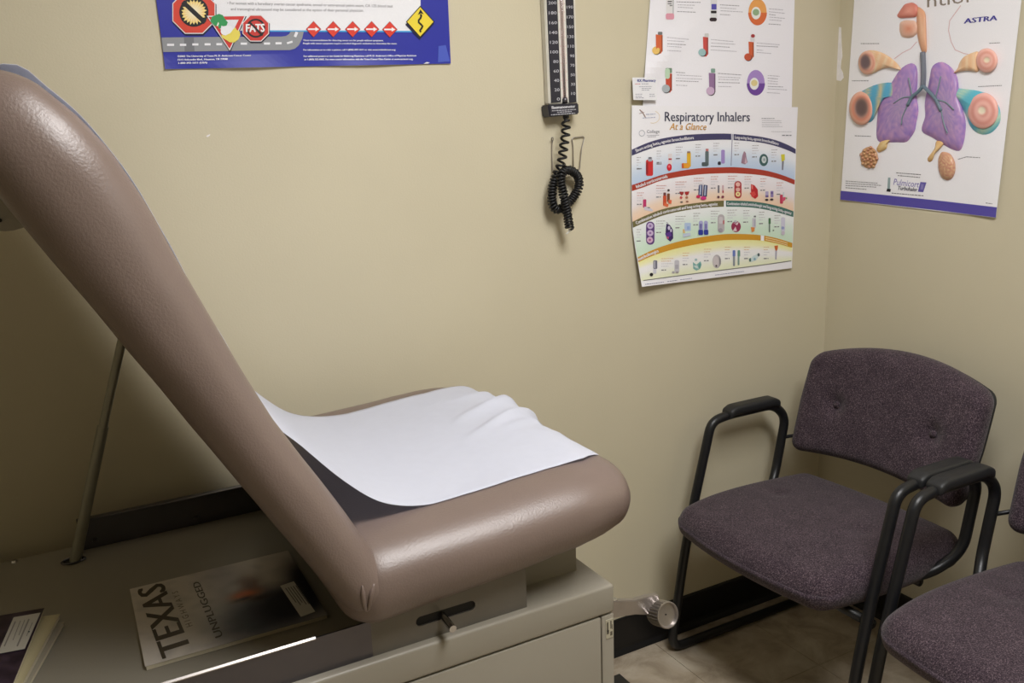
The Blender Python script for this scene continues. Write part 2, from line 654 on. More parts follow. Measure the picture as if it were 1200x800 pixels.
for i in range(n_):
    j = (i + 1) % n_
    for y in (yb_, yb_ + .003):
        bm.faces.new((lay['i', y][i], lay['i', y][j], lay['o', y][j], lay['o', y][i]))
    for nm in 'io':
        bm.faces.new((lay[nm, yb_][i], lay[nm, yb_][j], lay[nm, yb_ + .003][j], lay[nm, yb_ + .003][i]))
bmesh.ops.recalc_face_normals(bm, faces=bm.faces)
br = obj('tilt_bracket', bm, 'bracket_grey', tb)
mbox('slot_backing', 'dark_hole', br, sl0, sl1, yb_ + .003, yb_ + .006, sz0, sz1)
bm = bmesh.new()
a = hit((505, 724), 1, -0.70); b_ = hit((526, 738), 1, -0.735)
tube(bm, [(-1.553, -.690, .7195), (-1.553, -.738, .7165)], .0055, 14)
shade_auto(obj('tilt_peg', bm, 'chrome', br))

# deck screws along the far edge
for x in (-2.105, -2.44):
    bm = bmesh.new()
    tube(bm, [(x, CY1 - .012, CH), (x, CY1 - .012, CH + .003)], [.006, .0045], 10)
    obj('deck_screw', bm, 'chrome', tb)

# ---- seat pad
PY = -0.42
SX0, SX1 = -1.705, -1.200


def seat_fn(q):
    u = (q.x + (SX1 - SX0) / 2) / (SX1 - SX0)           # 0 at the crease, 1 at the foot end
    x = (SX0 + SX1) / 2 + q.x
    ay = abs(q.y)
    wide = ay * .244 / .276 if ay < .276 else .244 + (ay - .276) * .088 / .056
    if q.y < 0:                            # the near side rolls over more gently above its middle
        k_ = max(0, min(1, (q.z + .035) / .05))
        ay += (wide - ay) * k_
    y = PY + math.copysign(ay, q.y)
    th = 1.0 - 0.18 * max(0, u - .6) / .4
    z = q.z * th
    if q.z > 0:
        z -= 0.020 * math.exp(-((u - .2) / .32) ** 2) * max(0, 1 - (q.y / .27) ** 4)
        z += 0.006 * gauss(u - .78, .2)
    if q.z > 0:
        z -= 0.010 * max(0, (u - .7) / .3) ** 2
    else:
        z -= 0.008 * max(0, 1 - u * 1.6)
    z += 0.8085 + 0.021 * u + 0.016 * max(0, u - .45) ** 2
    # shallow puckers of the vinyl along the bottom edge
    z += 0.0015 * noise.noise(Vector((x * 30, y * 12, q.z * 20))) * (1 if q.z < 0 else .3)
    # rounded foot-end corners
    e = max(0, u - .72) / .28
    y -= math.copysign(1, q.y) * 0.045 * e * e * (abs(q.y) / .33)
    return Vector((x, y, z))


bm = rounded_box((SX1 - SX0) / 2, 0.332, 0.0585, 0.056, 40, 44, 14, seat_fn)
seat = obj('seat_pad', bm, 'vinyl', tb, smooth=True)

# ---- back pad
BANG = math.radians(60.4)
BD = Vector((-math.cos(BANG), 0, math.sin(BANG)))
BN = Vector((math.sin(BANG), 0, math.cos(BANG)))
B0 = Vector((-1.6835, PY, 0.757))          # underside line at the crease
BL = 0.79
TH = [(0, .072), (.14, .077), (.30, .078), (.46, .094), (.58, .112), (.655, .118), (.70, .112), (.745, .100), (.785, .085)]


def back_point(s, w, n):
    return B0 + BD * s + BN * n + Vector((0, w, 0))


def back_fn(q):
    s = q.x + BL / 2
    t = lerp_tab(TH, s)
    n = (q.z / 0.05 + 1) / 2 * t
    if q.z > 0:
        n -= 0.006 * max(0, 1 - (q.y / .27) ** 4)
    n += 0.0015 * noise.noise(Vector((s * 14, q.y * 9, q.z * 30)))
    e = max(0, s - .66) / .125
    w = q.y - math.copysign(1, q.y) * 0.03 * e * e * (abs(q.y) / .33)
    return back_point(s, w, n)


bm = rounded_box(BL / 2, 0.332, 0.05, 0.046, 60, 44, 14, back_fn)
bk = obj('back_pad', bm, 'vinyl', tb, smooth=True)

# folded welt where the vinyl bends
bm = bmesh.new()
from mathutils.bvhtree import BVHTree
_bb = bmesh.new(); _bb.from_mesh(seat.data); _bb.from_mesh(bk.data)
PADS = BVHTree.FromBMesh(_bb); _bb.free()
pts = []
for p in ((424.5, 686), (425.6, 700), (427.4, 711), (430.0, 714), (432.4, 710), (434.5, 698), (438.5, 684)):
    far = hit(p, 1, -0.6)
    d = (far - CAM).normalized()
    w = PADS.ray_cast(CAM, d)[0]
    pts.append((w if w is not None else hit(p, 1, -.75)) - d * .0008)
tube(bm, smooth_path(pts, 5), [.001, .0018, .0024] + [.0032] * 25 + [.0024, .0018, .001], 8)
obj('vinyl_fold', bm, 'vinyl', tb, smooth=True)

# paper-roll bracket under the head end
bm = bmesh.new()
s0 = 0.62
pp = [hit(p, 1, -0.60) for p in ((-30, 222), (4, 226), (30, 266), (16, 270), (6, 271), (-30, 268))]
rows = [[bm.verts.new((p.x, y, p.z)) for p in pp] for y in (-.60, -.597)]
bm.faces.new(rows[0]); bm.faces.new(list(reversed(rows[1])))
for i in range(len(pp)):
    j = (i + 1) % len(pp)
    bm.faces.new((rows[0][i], rows[1][i], rows[1][j], rows[0][j]))
bmesh.ops.recalc_face_normals(bm, faces=bm.faces)
rb = obj('roll_bracket', bm, 'cabinet_paint', tb)
h = hit((0, 258), 1, -0.601)
bm = bmesh.new()
tube(bm, [(h.x, -.603, h.z), (h.x, -.599, h.z)], .0022, 12)
obj('bracket_hole', bm, 'dark_hole', rb)

# backrest strut
bm = bmesh.new()
bot = hit((86, 657), 2, CH)
top = hit((141, 408), 1, -0.17)
mid = bot.lerp(top, 0.64)
tube(bm, [bot + Vector((0, 0, -.01)), mid], .0095, 16)
st = shade_auto(obj('strut_tube', bm, 'strut_paint', tb))
bm = bmesh.new()
tube(bm, [mid, mid + (top - mid) * .02, top + (top - mid) * 0.22], [.0088, .0075, .0075], 16)
shade_auto(obj('strut_rod', bm, 'strut_paint', st))
bm = bmesh.new()
ring = [(bot.x + .019 * math.cos(a), bot.y + .012 * math.sin(a), CH + .0012) for a in [2 * math.pi * k / 20 for k in range(21)]]
tube(bm, ring, .0016, 6)
obj('strut_grommet', bm, 'steel', tb)
bm = bmesh.new()
tube(bm, [(bot.x, bot.y, CH + .0002), (bot.x, bot.y, CH + .0008)], .016, 18)
obj('strut_hole', bm, 'dark_hole', tb)
# strut bracket behind
bm = bmesh.new()
bpx = [hit(p, 1, -0.115) for p in ((93, 655), (99, 652), (96, 634))]
ra = [[bm.verts.new((p.x, y, max(p.z, CH))) for p in bpx] for y in (-.118, -.112)]
bm.faces.new(ra[0]); bm.faces.new(ra[1])
for i in range(3):
    bm.faces.new((ra[0][i], ra[1][i], ra[1][(i + 1) % 3], ra[0][(i + 1) % 3]))
bmesh.ops.recalc_face_normals(bm, faces=bm.faces)
obj('strut_bracket', bm, 'strut_paint', tb)

# ---- stirrup: flat chrome arm with a ribbed cap
SYY = -0.60
ka = hit((724, 712), 1, SYY)
kb = hit((777, 719), 1, SYY)
bm = bmesh.new()
prof = [hit(p, 1, SYY) for p in ((716, 704.5), (745, 703.5), (760, 699), (772, 697), (774, 716), (762, 720.5), (745, 720), (716, 724.5))]
rows = [[bm.verts.new((p.x, y, p.z)) for p in prof] for y in (SYY, SYY + .012)]
bm.faces.new(rows[0]); bm.faces.new(list(reversed(rows[1])))
for i in range(len(prof)):
    j = (i + 1) % len(prof)
    bm.faces.new((rows[0][i], rows[1][i], rows[1][j], rows[0][j]))
bmesh.ops.recalc_face_normals(bm, faces=bm.faces)
bmesh.ops.bevel(bm, geom=list(bm.edges), offset=.0012, segments=2, affect='EDGES')
sa = shade_auto(obj('stirrup_arm', bm, 'satin_metal', tb))
mbox('stirrup_bar', 'chrome', sa, CX1 - .2, ka.x + .002, SYY + .002, SYY + .012, hit((716, 722), 1, SYY).z, hit((716, 706), 1, SYY).z)
# cap: lathe about an axis pointing at the room
ax = Vector((0.04, -0.93, 0.27)).normalized()
e1 = ax.cross(Vector((0, 0, 1))).normalized()
e2 = ax.cross(e1)
kc = hit((783, 720.5), 1, SYY - .028)
n = 96
R = 0.0245
bm = bmesh.new()
prof = [(-.034, .55), (-.034, .93), (-.031, .97), (-.004, 1.0), (0, .98), (.0005, .90), (-.001, .86), (-.006, .82), (-.0065, .3), (-.0065, .1), (-.0075, .02)]
rings = []
for h_, rr in prof:
    ring = []
    for k in range(n):
        a = 2 * math.pi * k / n
        r_ = R * rr
        if -.032 < h_ < -.003 and rr > .96:
            r_ *= 1 - (.10 if (k % 4) < 1 else .03 if (k % 4) == 3 else 0)
        ring.append(bm.verts.new(kc + ax * h_ + (e1 * math.cos(a) + e2 * math.sin(a)) * r_))
    rings.append(ring)
for ra_, rb_ in zip(rings, rings[1:]):
    for k in range(n):
        bm.faces.new((ra_[k], ra_[(k + 1) % n], rb_[(k + 1) % n], rb_[k]))
bm.faces.new(rings[0]); bm.faces.new(rings[-1])
bmesh.ops.recalc_face_normals(bm, faces=bm.faces)
cap = obj('stirrup_cap', bm, 'satin_metal', sa)
bm = bmesh.new()
tube(bm, [kc + ax * -.007, kc + ax * -.0055], .0013, 8)
obj('cap_screw', bm, 'dark_hole', sa)

# ================================================================== exam paper
PATH = [(back_point(s, 0, lerp_tab(TH, s) + o_)) for s, o_ in ((.80, .0), (.775, .005), (.74, .006), (.69, .005), (.62, .0045), (.54, .004), (.46, .003), (.40, .003))]
path = [(p.x, p.z) for p in PATH]
path[0] = (path[0][0] - .035, path[0][1] - .030)
path += [(-1.765, 1.052), (-1.722, 1.000), (-1.671, .941), (-1.62, .897), (-1.563, .8775), (-1.50, .874), (-1.44, .876), (-1.37, .8835), (-1.31, .8885), (-1.27, .8885), (-1.235, .877), (-1.214, .855), (-1.206, .835)]
sp = smooth_path([Vector((a, 0, b)) for a, b in path], 6)
W0, W1 = -0.664, -0.166
NW = 60
bm = bmesh.new()
rows = []
acc = 0
ts = [0]
for a, b in zip(sp, sp[1:]):
    acc += (b - a).length
    ts.append(acc)
tot = acc
ncol = len(sp)


def end_frac(v):
    """how far the torn end reaches along the path, v = 0 near edge .. 1 far edge"""
    tab = [(0, .915), (.05, .955), (.12, .962), (.35, .955), (.46, .95), (.50, .965), (.56, 1.0), (.62, .997), (.75, .985), (.88, .975), (1.0, .955)]
    return lerp_tab(tab, v)


def sample(s):
    for i in range(len(ts) - 1):
        if s <= ts[i + 1]:
            t = (s - ts[i]) / (ts[i + 1] - ts[i])
            return sp[i].lerp(sp[i + 1], t)
    return sp[-1].copy()


NS = 150
from mathutils.bvhtree import BVHTree
_bs = bmesh.new(); _bs.from_mesh(seat.data); SEAT_BVH = BVHTree.FromBMesh(_bs); _bs.free()
for j in range(NW + 1):
    v = j / NW
    row = []
    for i in range(NS + 1):
        s = (i / NS) ** 0.8 * tot * end_frac(v)
        p = sample(s)
        y = W0 + (W1 - W0) * v
        fe = max(0, (s / tot - .72) / .28)
        lift = 0.0006 * (1 + noise.noise(Vector((s * 22, y * 26, 1.3))))
        lift += (.0004 + .0042 * fe * max(0, min(1, v * 2.2 - .4))) * abs(noise.noise(Vector((s * 16 + y * 9, y * 34 - s * 8, 4.1))))
        lift += .0022 * fe * abs(noise.noise(Vector((s * 45, y * 60, 9.1)))) * v
        # long wrinkles fanning from the torn end
        for (v0, slope, hgt, wid, f0) in ((.60, -.30, .013, .028, .35), (.74, -.26, .015, .034, .40), (.46, -.12, .007, .026, .45), (.86, -.1, .008, .045, .5), (.3, .02, .003, .05, .55)):
            cv = v0 + slope * (1 - fe)
            lift += hgt * gauss(v - cv, wid) * max(0, min(1, (fe - f0) / .35)) ** 1.0
        lift += 0.014 * gauss(v - .66, .13) * max(0, (fe - .72) / .28)
        p = p + Vector((0.012 * gauss(v - .62, .12) * max(0, (fe - .8) / .2), y, lift))
        q = SEAT_BVH.ray_cast(Vector((p.x, p.y, 1.2)), Vector((0, 0, -1)))[0]
        if q is not None:
            p.z = max(p.z, q.z + 0.0015 + lift * .9)
        row.append(bm.verts.new(p))
    rows.append(row)
for a, b in zip(rows, rows[1:]):
    for i in range(NS):
        bm.faces.new((a[i], a[i + 1], b[i + 1], b[i]))
bmesh.ops.recalc_face_normals(bm, faces=bm.faces)
ep = obj('exam_paper', bm, 'paper_white', None, smooth=True)
md = ep.modifiers.new('thickness', 'SOLIDIFY')
md.thickness = 0.0004
recentre(ep)
tag(ep, 'white exam paper draped over the brown vinyl table, crumpled at its torn end', 'exam paper')

# ================================================================== chairs
YC = -0.360
CHX = -0.38
ARM = 0.285


def chair_path(y):
    z0 = 0.0125
    sg = 1 if y > YC else -1
    pts = [(-.15, y, z0), (-.628, y, z0), (-.574, y, .34), (-.497, y, .640), (-.44, y, .6485), (-.275, y, .6485), (-.226, y, .605), (-.258, y, .445), (-.31, y - sg * .03, .395), (-.46, y - sg * .075, .380)]
    return rounded_path(pts, [.045, .12, .03, .05, .05, .06, .05, .05], 6)


def cushion_dimple(q, cx, cy, amp, sig):
    return amp * gauss(math.hypot(q[0] - cx, q[1] - cy), sig)


def make_chair(label):
    t = thing('arm_chair', label, 'chair', (CHX, YC, 0), 'purple tweed arm chairs against the wall')
    for sgn in (1, -1):
        y = YC + sgn * ARM
        bm = bmesh.new()
        tube(bm, chair_path(y), .0125, 14)
        fr = obj('side_frame', bm, 'black_frame', t, smooth=True)
        # moulded arm pad
        def padfn(q):
            u = q.x / .092
            return Vector((-.354 + q.x, y + q.y * (1 - .06 * u * u), .661 + q.z - .010 * max(0, abs(u) - .75) / .25))
        bm = rounded_box(.092, .0215, .0125, .009, 16, 8, 6, padfn)
        obj('arm_pad', bm, 'black_pad', t, smooth=True)
    # cross bars under the seat
    for nm, x, z in (('front_cross_bar', -.545, .352), ('rear_cross_bar', -.34, .372)):
        bm = bmesh.new()
        w = ARM if x < -.4 else ARM - .04
        tube(bm, [(x, YC - w, z), (x, YC + w, z)], .0105, 12)
        obj(nm, bm, 'black_frame', t, smooth=True)
    # seat cushion
    def seatfn(q):
        x, y = q.x, q.y
        fx = -x / .245          # +1 front
        gy = y / .262
        # outline: bowed front, softly narrowing to the back
        yy = y * (1 - .055 * max(0, -fx) ** 1.5 - .085 * max(0, fx) ** 3)
        xx = x - .030 * (1 - gy * gy) * max(0, fx) + .012 * (gy * gy) * max(0, -fx) * -1
        z = q.z
        if z > 0:
            z += .014 * (1 - gy * gy) * (1 - fx * fx)
            z -= .016 * max(0, fx) ** 2.5
            for cy in (-.13, .13):
                z -= cushion_dimple((x, y), .015, cy, .007, .022)
        else:
            z += .004 * max(0, fx) ** 2
        return Vector((-.415 + xx, YC + yy, .414 + z + .012 * fx * .5))
    bm = rounded_box(.245, .262, .047, .044, 44, 48, 12, seatfn)
    st = obj('seat', bm, 'tweed', t, smooth=True)
    for cy in (-.13, .13):
        bm = bmesh.new()
        bmesh.ops.create_icosphere(bm, subdivisions=2, radius=1, matrix=Matrix.Translation((-.400, YC + cy, .4625)) @ Matrix.Diagonal((.007, .007, .0035, 1)))
        obj('button', bm, 'tweed', st, smooth=True)
    # backrest cushion: a = tilt
    tilt = math.radians(17)
    bx, bz = -.160, .653
    def backfn(q):
        y, h, d = q.y, q.z, -q.x        # d > 0 towards the sitter
        gy = y / .262
        f = h / .135
        hh = h
        if f > 0:
            hh += f * (.052 * (1 - gy * gy) - .004)
        else:
            hh += f * (.010 - .022 * (1 - gy * gy))
        yy = y * (1 - .03 * max(0, -f) - .012 * max(0, f) ** 2)
        dd = d
        if d > 0:
            dd += .008 * (1 - gy * gy) * (1 - f * f)
            for cy in (-.143, .143):
                dd -= cushion_dimple((y, hh), cy, .012, .024, .026)
        dd += .028 * gy * gy            # wraps forward at the sides
        return Vector((bx - dd * math.cos(tilt) + hh * math.sin(tilt), YC + yy, bz + hh * math.cos(tilt) + dd * math.sin(tilt) * .35))
    bm = rounded_box(.036, .258, .135, .033, 10, 60, 40, backfn)
    bk = obj('backrest', bm, 'tweed', t, smooth=True)
    for cy in (-.143, .143):
        dd = .036 + .008 * (1 - (cy / .262) ** 2) - .017 + .028 * (cy / .262) ** 2
        p = Vector((bx - dd * math.cos(tilt) + .012 * math.sin(tilt), YC + cy, bz + .012 * math.cos(tilt) + dd * math.sin(tilt) * .35))
        bm = bmesh.new()
        bmesh.ops.create_icosphere(bm, subdivisions=2, radius=1, matrix=Matrix.Translation(p) @ Matrix.Diagonal((.007, .0095, .0095, 1)))
        obj('button', bm, 'tweed', bk, smooth=True)
    def shellfn(q):
        p = Vector((q.x * .30 + .032, q.y * .95, q.z * .95))
        v = backfn(Vector((p.x, p.y, p.z)))
        return v
    bm = rounded_box(.036, .262, .135, .025, 4, 30, 20, shellfn)
    obj('back_shell', bm, 'black_pad', t, smooth=True)
    # upright brackets from frame to backrest
    for sgn in (1, -1):
        bm = bmesh.new()
        y = YC + sgn * (ARM - .03)
        tube(bm, [(-.243, YC + sgn * ARM, .545), (-.195, y, .555), (-.15, y - sgn * .02, .565)], .005, 8)
        obj('back_bracket', bm, 'black_frame', t, smooth=True)
    return t


chair = make_chair('purple tweed arm chair standing in the corner of the two walls')


def copy_tree(o, parent=None):
    c = o.copy()
    COL.objects.link(c)
    c.parent = parent
    for ch in list(o.children):
        copy_tree(ch, c)
    return c


ch2 = copy_tree(chair)
ch2.location = (CHX, YC - 0.615, 0)
ch2['label'] = 'purple tweed arm chair farther from the corner, its arm touching the other chair'

# ================================================================== flat print helpers
class Sheet:
    """a paper on a wall: outline and print are measured on the wall plane, paper stands off by off(px)"""

    def __init__(self, axis, off=lambda p: 0.0025):
        self.axis = axis
        self.off = off
        self.root = None

    def at(self, p, layer=0.0):
        return hit(p, self.axis, -(self.off(p) + layer * 0.00045))

    def mesh(self, name, pieces, layer=1, mat_='ink', parent=None):
        """pieces: list of (points, faces or None, colour or list of colours, layer add)"""
        vs, fs, cs = [], [], []
        for pc in pieces:
            pts, faces, col = pc[0], pc[1], pc[2]
            add = pc[3] if len(pc) > 3 else 0
            b = len(vs)
            for i, p in enumerate(pts):
                vs.append(self.at(p, layer + add))
                c = col[i] if isinstance(col, list) else col
                cs.append((*lin(c), 1.0))
            for f in (faces or [tuple(range(len(pts)))]):
                fs.append(tuple(b + i for i in f))
        return ink_obj(name, vs, fs, cs, mat_, parent or self.root)


def ink_obj(name, vs, fs, cs, mat_, parent):
    me = bpy.data.meshes.new(name)
    me.from_pydata(vs, [], fs)
    a = me.color_attributes.new('ink', 'FLOAT_COLOR', 'POINT')
    for i, c in enumerate(cs):
        a.data[i].color = c
    bm = bmesh.new()
    bm.from_mesh(me)
    # every print face looks back at the room
    for f in bm.faces:
        f.normal_update()
        if f.normal.dot(CAM - f.calc_center_median()) < 0:
            f.normal_flip()
    bm.to_mesh(me)
    bm.free()
    return obj(name, me, mat_, parent)


def paper(sh, name, label, left, right, col, nc=16, nr=24, cat='poster', group=None, mat_='ink'):
    def along(pl, t):
        L = [0]
        for a, b in zip(pl, pl[1:]):
            L.append(L[-1] + math.dist(a, b))
        d = t * L[-1]
        for i in range(len(pl) - 1):
            if d <= L[i + 1] + 1e-9:
                k = (d - L[i]) / (L[i + 1] - L[i])
                return (pl[i][0] + (pl[i + 1][0] - pl[i][0]) * k, pl[i][1] + (pl[i + 1][1] - pl[i][1]) * k)
        return pl[-1]
    bm = bmesh.new()
    cl = bm.verts.layers.float_color.new('ink')
    front, back = [], []
    nrm = Vector((1, 0, 0)) if sh.axis == 0 else Vector((0, 1, 0))
    for r in range(nr + 1):
        a, b = along(left, r / nr), along(right, r / nr)
        fr, bk_ = [], []
        for c in range(nc + 1):
            p = (a[0] + (b[0] - a[0]) * c / nc, a[1] + (b[1] - a[1]) * c / nc)
            w = sh.at(p)
            v = bm.verts.new(w)
            k = bm.verts.new(w + nrm * 0.0004)
            v[cl] = (*lin(col), 1)
            k[cl] = (*lin((220, 220, 222)), 1)
            fr.append(v); bk_.append(k)
        front.append(fr); back.append(bk_)
    for r in range(nr):
        for c in range(nc):
            bm.faces.new((front[r][c], front[r][c + 1], front[r + 1][c + 1], front[r + 1][c]))
            bm.faces.new((back[r][c], back[r + 1][c], back[r + 1][c + 1], back[r][c + 1]))
    rim = [(front[0][c], back[0][c]) for c in range(nc + 1)] + [(front[r][nc], back[r][nc]) for r in range(1, nr + 1)] + [(front[nr][c], back[nr][c]) for c in range(nc - 1, -1, -1)] + [(front[r][0], back[r][0]) for r in range(nr - 1, 0, -1)]
    for (a, b), (c, d) in zip(rim, rim[1:] + rim[:1]):
        bm.faces.new((a, b, d, c))
    bmesh.ops.recalc_face_normals(bm, faces=bm.faces)
    o = obj(name, bm, mat_, None, smooth=False)
    recentre(o)
    tag(o, label, cat, group)
    sh.root = o
    return o


def ell(cx, cy, rx, ry, n=24, a0=0.0, a1=2 * math.pi, rot=0.0):
    out = []
    for k in range(n):
        a = a0 + (a1 - a0) * k / (n if abs(a1 - a0 - 2 * math.pi) < 1e-6 else n - 1)
        x, y = rx * math.cos(a), ry * math.sin(a)
        out.append((cx + x * math.cos(rot) - y * math.sin(rot), cy + x * math.sin(rot) + y * math.cos(rot)))
    return out


def rect(x0, y0, x1, y1, sl=0.0):
    return [(x0 - sl, y1), (x1 - sl, y1), (x1, y0), (x0, y0)]


def rrect(x0, y0, x1, y1, r):
    r = min(r, (x1 - x0) / 2, (y1 - y0) / 2)
    out = []
    for cx, cy, a in ((x1 - r, y1 - r, 0), (x0 + r, y1 - r, 90), (x0 + r, y0 + r, 180), (x1 - r, y0 + r, 270)):
        for k in range(5):
            t = math.radians(a + 22.5 * k)
            out.append((cx + r * math.cos(t), cy + r * math.sin(t)))
    return out


def strip(pts, w):
    """thick polyline as (points, faces)"""
    vs, fs = [], []
    n = len(pts)
    for i, p in enumerate(pts):
        a, b = pts[max(0, i - 1)], pts[min(n - 1, i + 1)]
        dx, dy = b[0] - a[0], b[1] - a[1]
        l = math.hypot(dx, dy) or 1
        ww = w[i] if isinstance(w, (list, tuple)) else w
        vs += [(p[0] - dy / l * ww / 2, p[1] + dx / l * ww / 2), (p[0] + dy / l * ww / 2, p[1] - dx / l * ww / 2)]
    for i in range(n - 1):
        fs.append((2 * i, 2 * i + 1, 2 * i + 3, 2 * i + 2))
    return vs, fs


def dash_lines(lines, th, rng, col):
    """rows of illegible small print: word-length bars"""
    out = []
    for (x0, y0, x1, y1) in lines:
        L = math.hypot(x1 - x0, y1 - y0)
        d = 0
        while d < L - 0.4:
            w = min(rng.uniform(1.6, 4.2) * max(th, .6), L - d)
            a, b = d / L, (d + w) / L
            v, f = strip([(x0 + (x1 - x0) * a, y0 + (y1 - y0) * a), (x0 + (x1 - x0) * b, y0 + (y1 - y0) * b)], th)
            out.append((v, f, col))
            d += w + .7 * max(th, .6)
    return out


_text_cache = {}


def text_geo(body):
    if body in _text_cache:
        return _text_cache[body]
    cu = bpy.data.curves.new('t', 'FONT')
    cu.body = body
    cu.resolution_u = 2
    ob = bpy.data.objects.new('t', cu)
    COL.objects.link(ob)
    dg = bpy.context.evaluated_depsgraph_get()
    ev = ob.evaluated_get(dg)
    me = ev.to_mesh()
    vs = [(v.co.x, v.co.y) for v in me.vertices]
    fs = [tuple(p.vertices) for p in me.polygons]
    ev.to_mesh_clear()
    bpy.data.objects.remove(ob)
    bpy.data.curves.remove(cu)
    _text_cache[body] = (vs, fs)
    return vs, fs


_cv, _ = text_geo('H')
CAPH = max(v[1] for v in _cv)


def text_px(body, p0, p1, cap, shear=0.0, curve=None, grow=0.0):
    """lettering whose baseline runs from pixel p0 to p1 with capitals cap pixels high"""
    vs, fs = text_geo(body)
    xa, xb = min(v[0] for v in vs), max(v[0] for v in vs)
    dx, dy = p1[0] - p0[0], p1[1] - p0[1]
    L = math.hypot(dx, dy)
    ux, uy = dx / L, dy / L
    out = []
    for x, y in vs:
        t = (x - xa) / (xb - xa)
        h = y / CAPH * cap
        if curve:
            bx = p0[0] + dx * t
            e = 1.0
            by, sl = curve(bx), (curve(bx + e) - curve(bx - e)) / (2 * e)
            n = math.hypot(1, sl)
            out.append((bx + h * sl / n + h * shear, by - h / n))
        else:
            out.append((p0[0] + dx * t + uy * h + ux * h * shear, p0[1] + dy * t - ux * h + uy * h * shear))
    return out, fs


def crop(ox, oy, s):
    return lambda *q: [(ox + q[i] / s, oy + q[i + 1] / s) for i in range(0, len(q), 2)]


def octagon(cx, cy, half):
    r = half / math.cos(math.pi / 8)
    return [(cx + r * math.cos(math.pi / 8 + k * math.pi / 4), cy + r * math.sin(math.pi / 8 + k * math.pi / 4)) for k in range(8)]


rng = random.Random(7)
WHITE = (236, 236, 242)

# ------------------------------------------------------------------ blue cancer-screening poster
A = lambda x, y: (180 + x / 6.667, y / 6.667)
B = lambda x, y: (350 + x / 6.667, y / 6.667)


def off_blue(p):
    return 0.003 + 0.006 * max(0, (p[1] - 66) / 14) * (0.5 + 0.5 * math.sin(p[0] * 0.045 + 1))


sb_ = Sheet(1, off_blue)
BLUE = (44, 50, 158)
paper(sb_, 'screening_poster', 'blue poster with road-sign drawings and a no-fats stop sign', [(167, -120), (183, 0), (189, 45), (193.5, 81)], [(519, -120), (525, 0), (528.3, 74.5)], BLUE, 36, 26)
sb_.mesh('white_panel', [([(247, -119), (250, 0), (254, 36), (315, 36), (400, 36), (493, 36.2), (492.8, 0), (489, -119)], [(0, 1, 6, 7), (1, 2, 3, 4, 5, 6)], (238, 238, 242))], 1)
v, f = strip([(300, 36.2), (400, 36.6), (485, 37)], 1.7)
sb_.mesh('cyan_line', [(v, f, (70, 165, 225))], 1.6)
road = [(189.2, 43.9), (240, 43.4), (290, 43.0), (330, 42.8), (335, 42.2), (338.5, 40), (340.8, 36.9), (356, 36.9), (354.2, 45), (350.3, 53), (345.5, 57), (340, 58.6), (300, 59.1), (240, 60.1), (191.2, 60.9)]
sb_.mesh('road_picture', [(road, None, (146, 148, 152)), ([(215.5, 43.8), (227, 43.7), (228, 60), (216.5, 60.2)], None, (118, 119, 124), .4)], 2)
pcs = []
for x0, x1, y in ((105, 160, 350), (205, 255, 350), (302, 350, 347), (398, 445, 346), (490, 535, 345), (680, 730, 341), (862, 910, 340), (952, 1000, 338)):
    a, b = A(x0, y), A(x1, y)
    pcs.append((*strip([a, b], 2.6), (235, 235, 240)))
pcs.append((*strip([A(1042, 338), A(1085, 325)], 2.4), (235, 235, 240)))
pcs.append((*strip([A(1104, 288), A(1120, 250)], 3.2), (235, 235, 240)))
for pc in pcs:
    sb_.mesh('lane_dash', [pc], 3)
# big stop sign with flames
cx, cy = A(315, 95)
pcs = [(octagon(cx + .8, cy + 1.6, 25.6), None, (20, 22, 60)), (octagon(cx, cy, 25.3), None, (226, 224, 226), .5), (octagon(cx, cy, 24.2), None, (214, 66, 46), 1)]
pcs.append((ell(cx, cy, 17.2, 17.2, 32), None, (22, 18, 22), 1.5))
star = []
for k in range(44):
    a = 2 * math.pi * k / 44
    r = (15.2 if k % 2 else 12.2) + rng.uniform(-.8, .6)
    star.append((cx + r * math.cos(a), cy + r * math.sin(a)))
pcs.append(([(cx, cy)] + star, [(0, 1 + k, 1 + (k + 1) % 44) for k in range(44)], [(246, 240, 220)] + [(244, 226, 130) if k % 2 else (238, 190, 110) for k in range(44)], 2))
pcs.append((*strip([A(228, 14), A(402, 176)], 5.2), (18, 16, 20), 2.5))
sb_.mesh('stop_sign_picture', pcs, 3)
# yield sign with food
tri = [A(415, 124), A(722, 118), A(596, 396)]
def shrink(t, k):
    c = (sum(p[0] for p in t) / 3, sum(p[1] for p in t) / 3)
    return [(c[0] + (p[0] - c[0]) * k, c[1] + (p[1] - c[1]) * k) for p in t]
pcs = [([(p[0] + .8, p[1] + 1.3) for p in tri], None, (20, 22, 50)), (tri, None, (234, 234, 236), .5), (shrink(tri, .92), None, (208, 52, 44), 1), (shrink([A(450, 150), A(675, 148), A(590, 318)], .9), None, (228, 228, 234), 1.5)]
blob = [A(*q) for q in ((445, 165), (455, 130), (485, 118), (510, 108), (540, 118), (560, 150), (580, 175), (570, 200), (545, 205), (530, 200), (525, 222), (508, 222), (505, 195), (485, 205), (465, 190))]
pcs.append((blob, None, (46, 150, 82), 2))
pcs.append(([A(*q) for q in ((505, 170), (512, 185), (500, 205), (492, 200))], None, (226, 236, 220), 2.5))
pcs.append((ell(*A(572, 238), 7.4, 5.6, 18, rot=-.3), None, (236, 236, 240), 2.6))
pear = [A(*q) for q in ((528, 270), (560, 278), (600, 258), (622, 228), (640, 214), (648, 232), (672, 244), (678, 275), (662, 308), (630, 332), (595, 330), (560, 308), (535, 295))]
pcs.append((pear, None, (232, 214, 92), 3))
sb_.mesh('yield_sign_picture', pcs, 6)
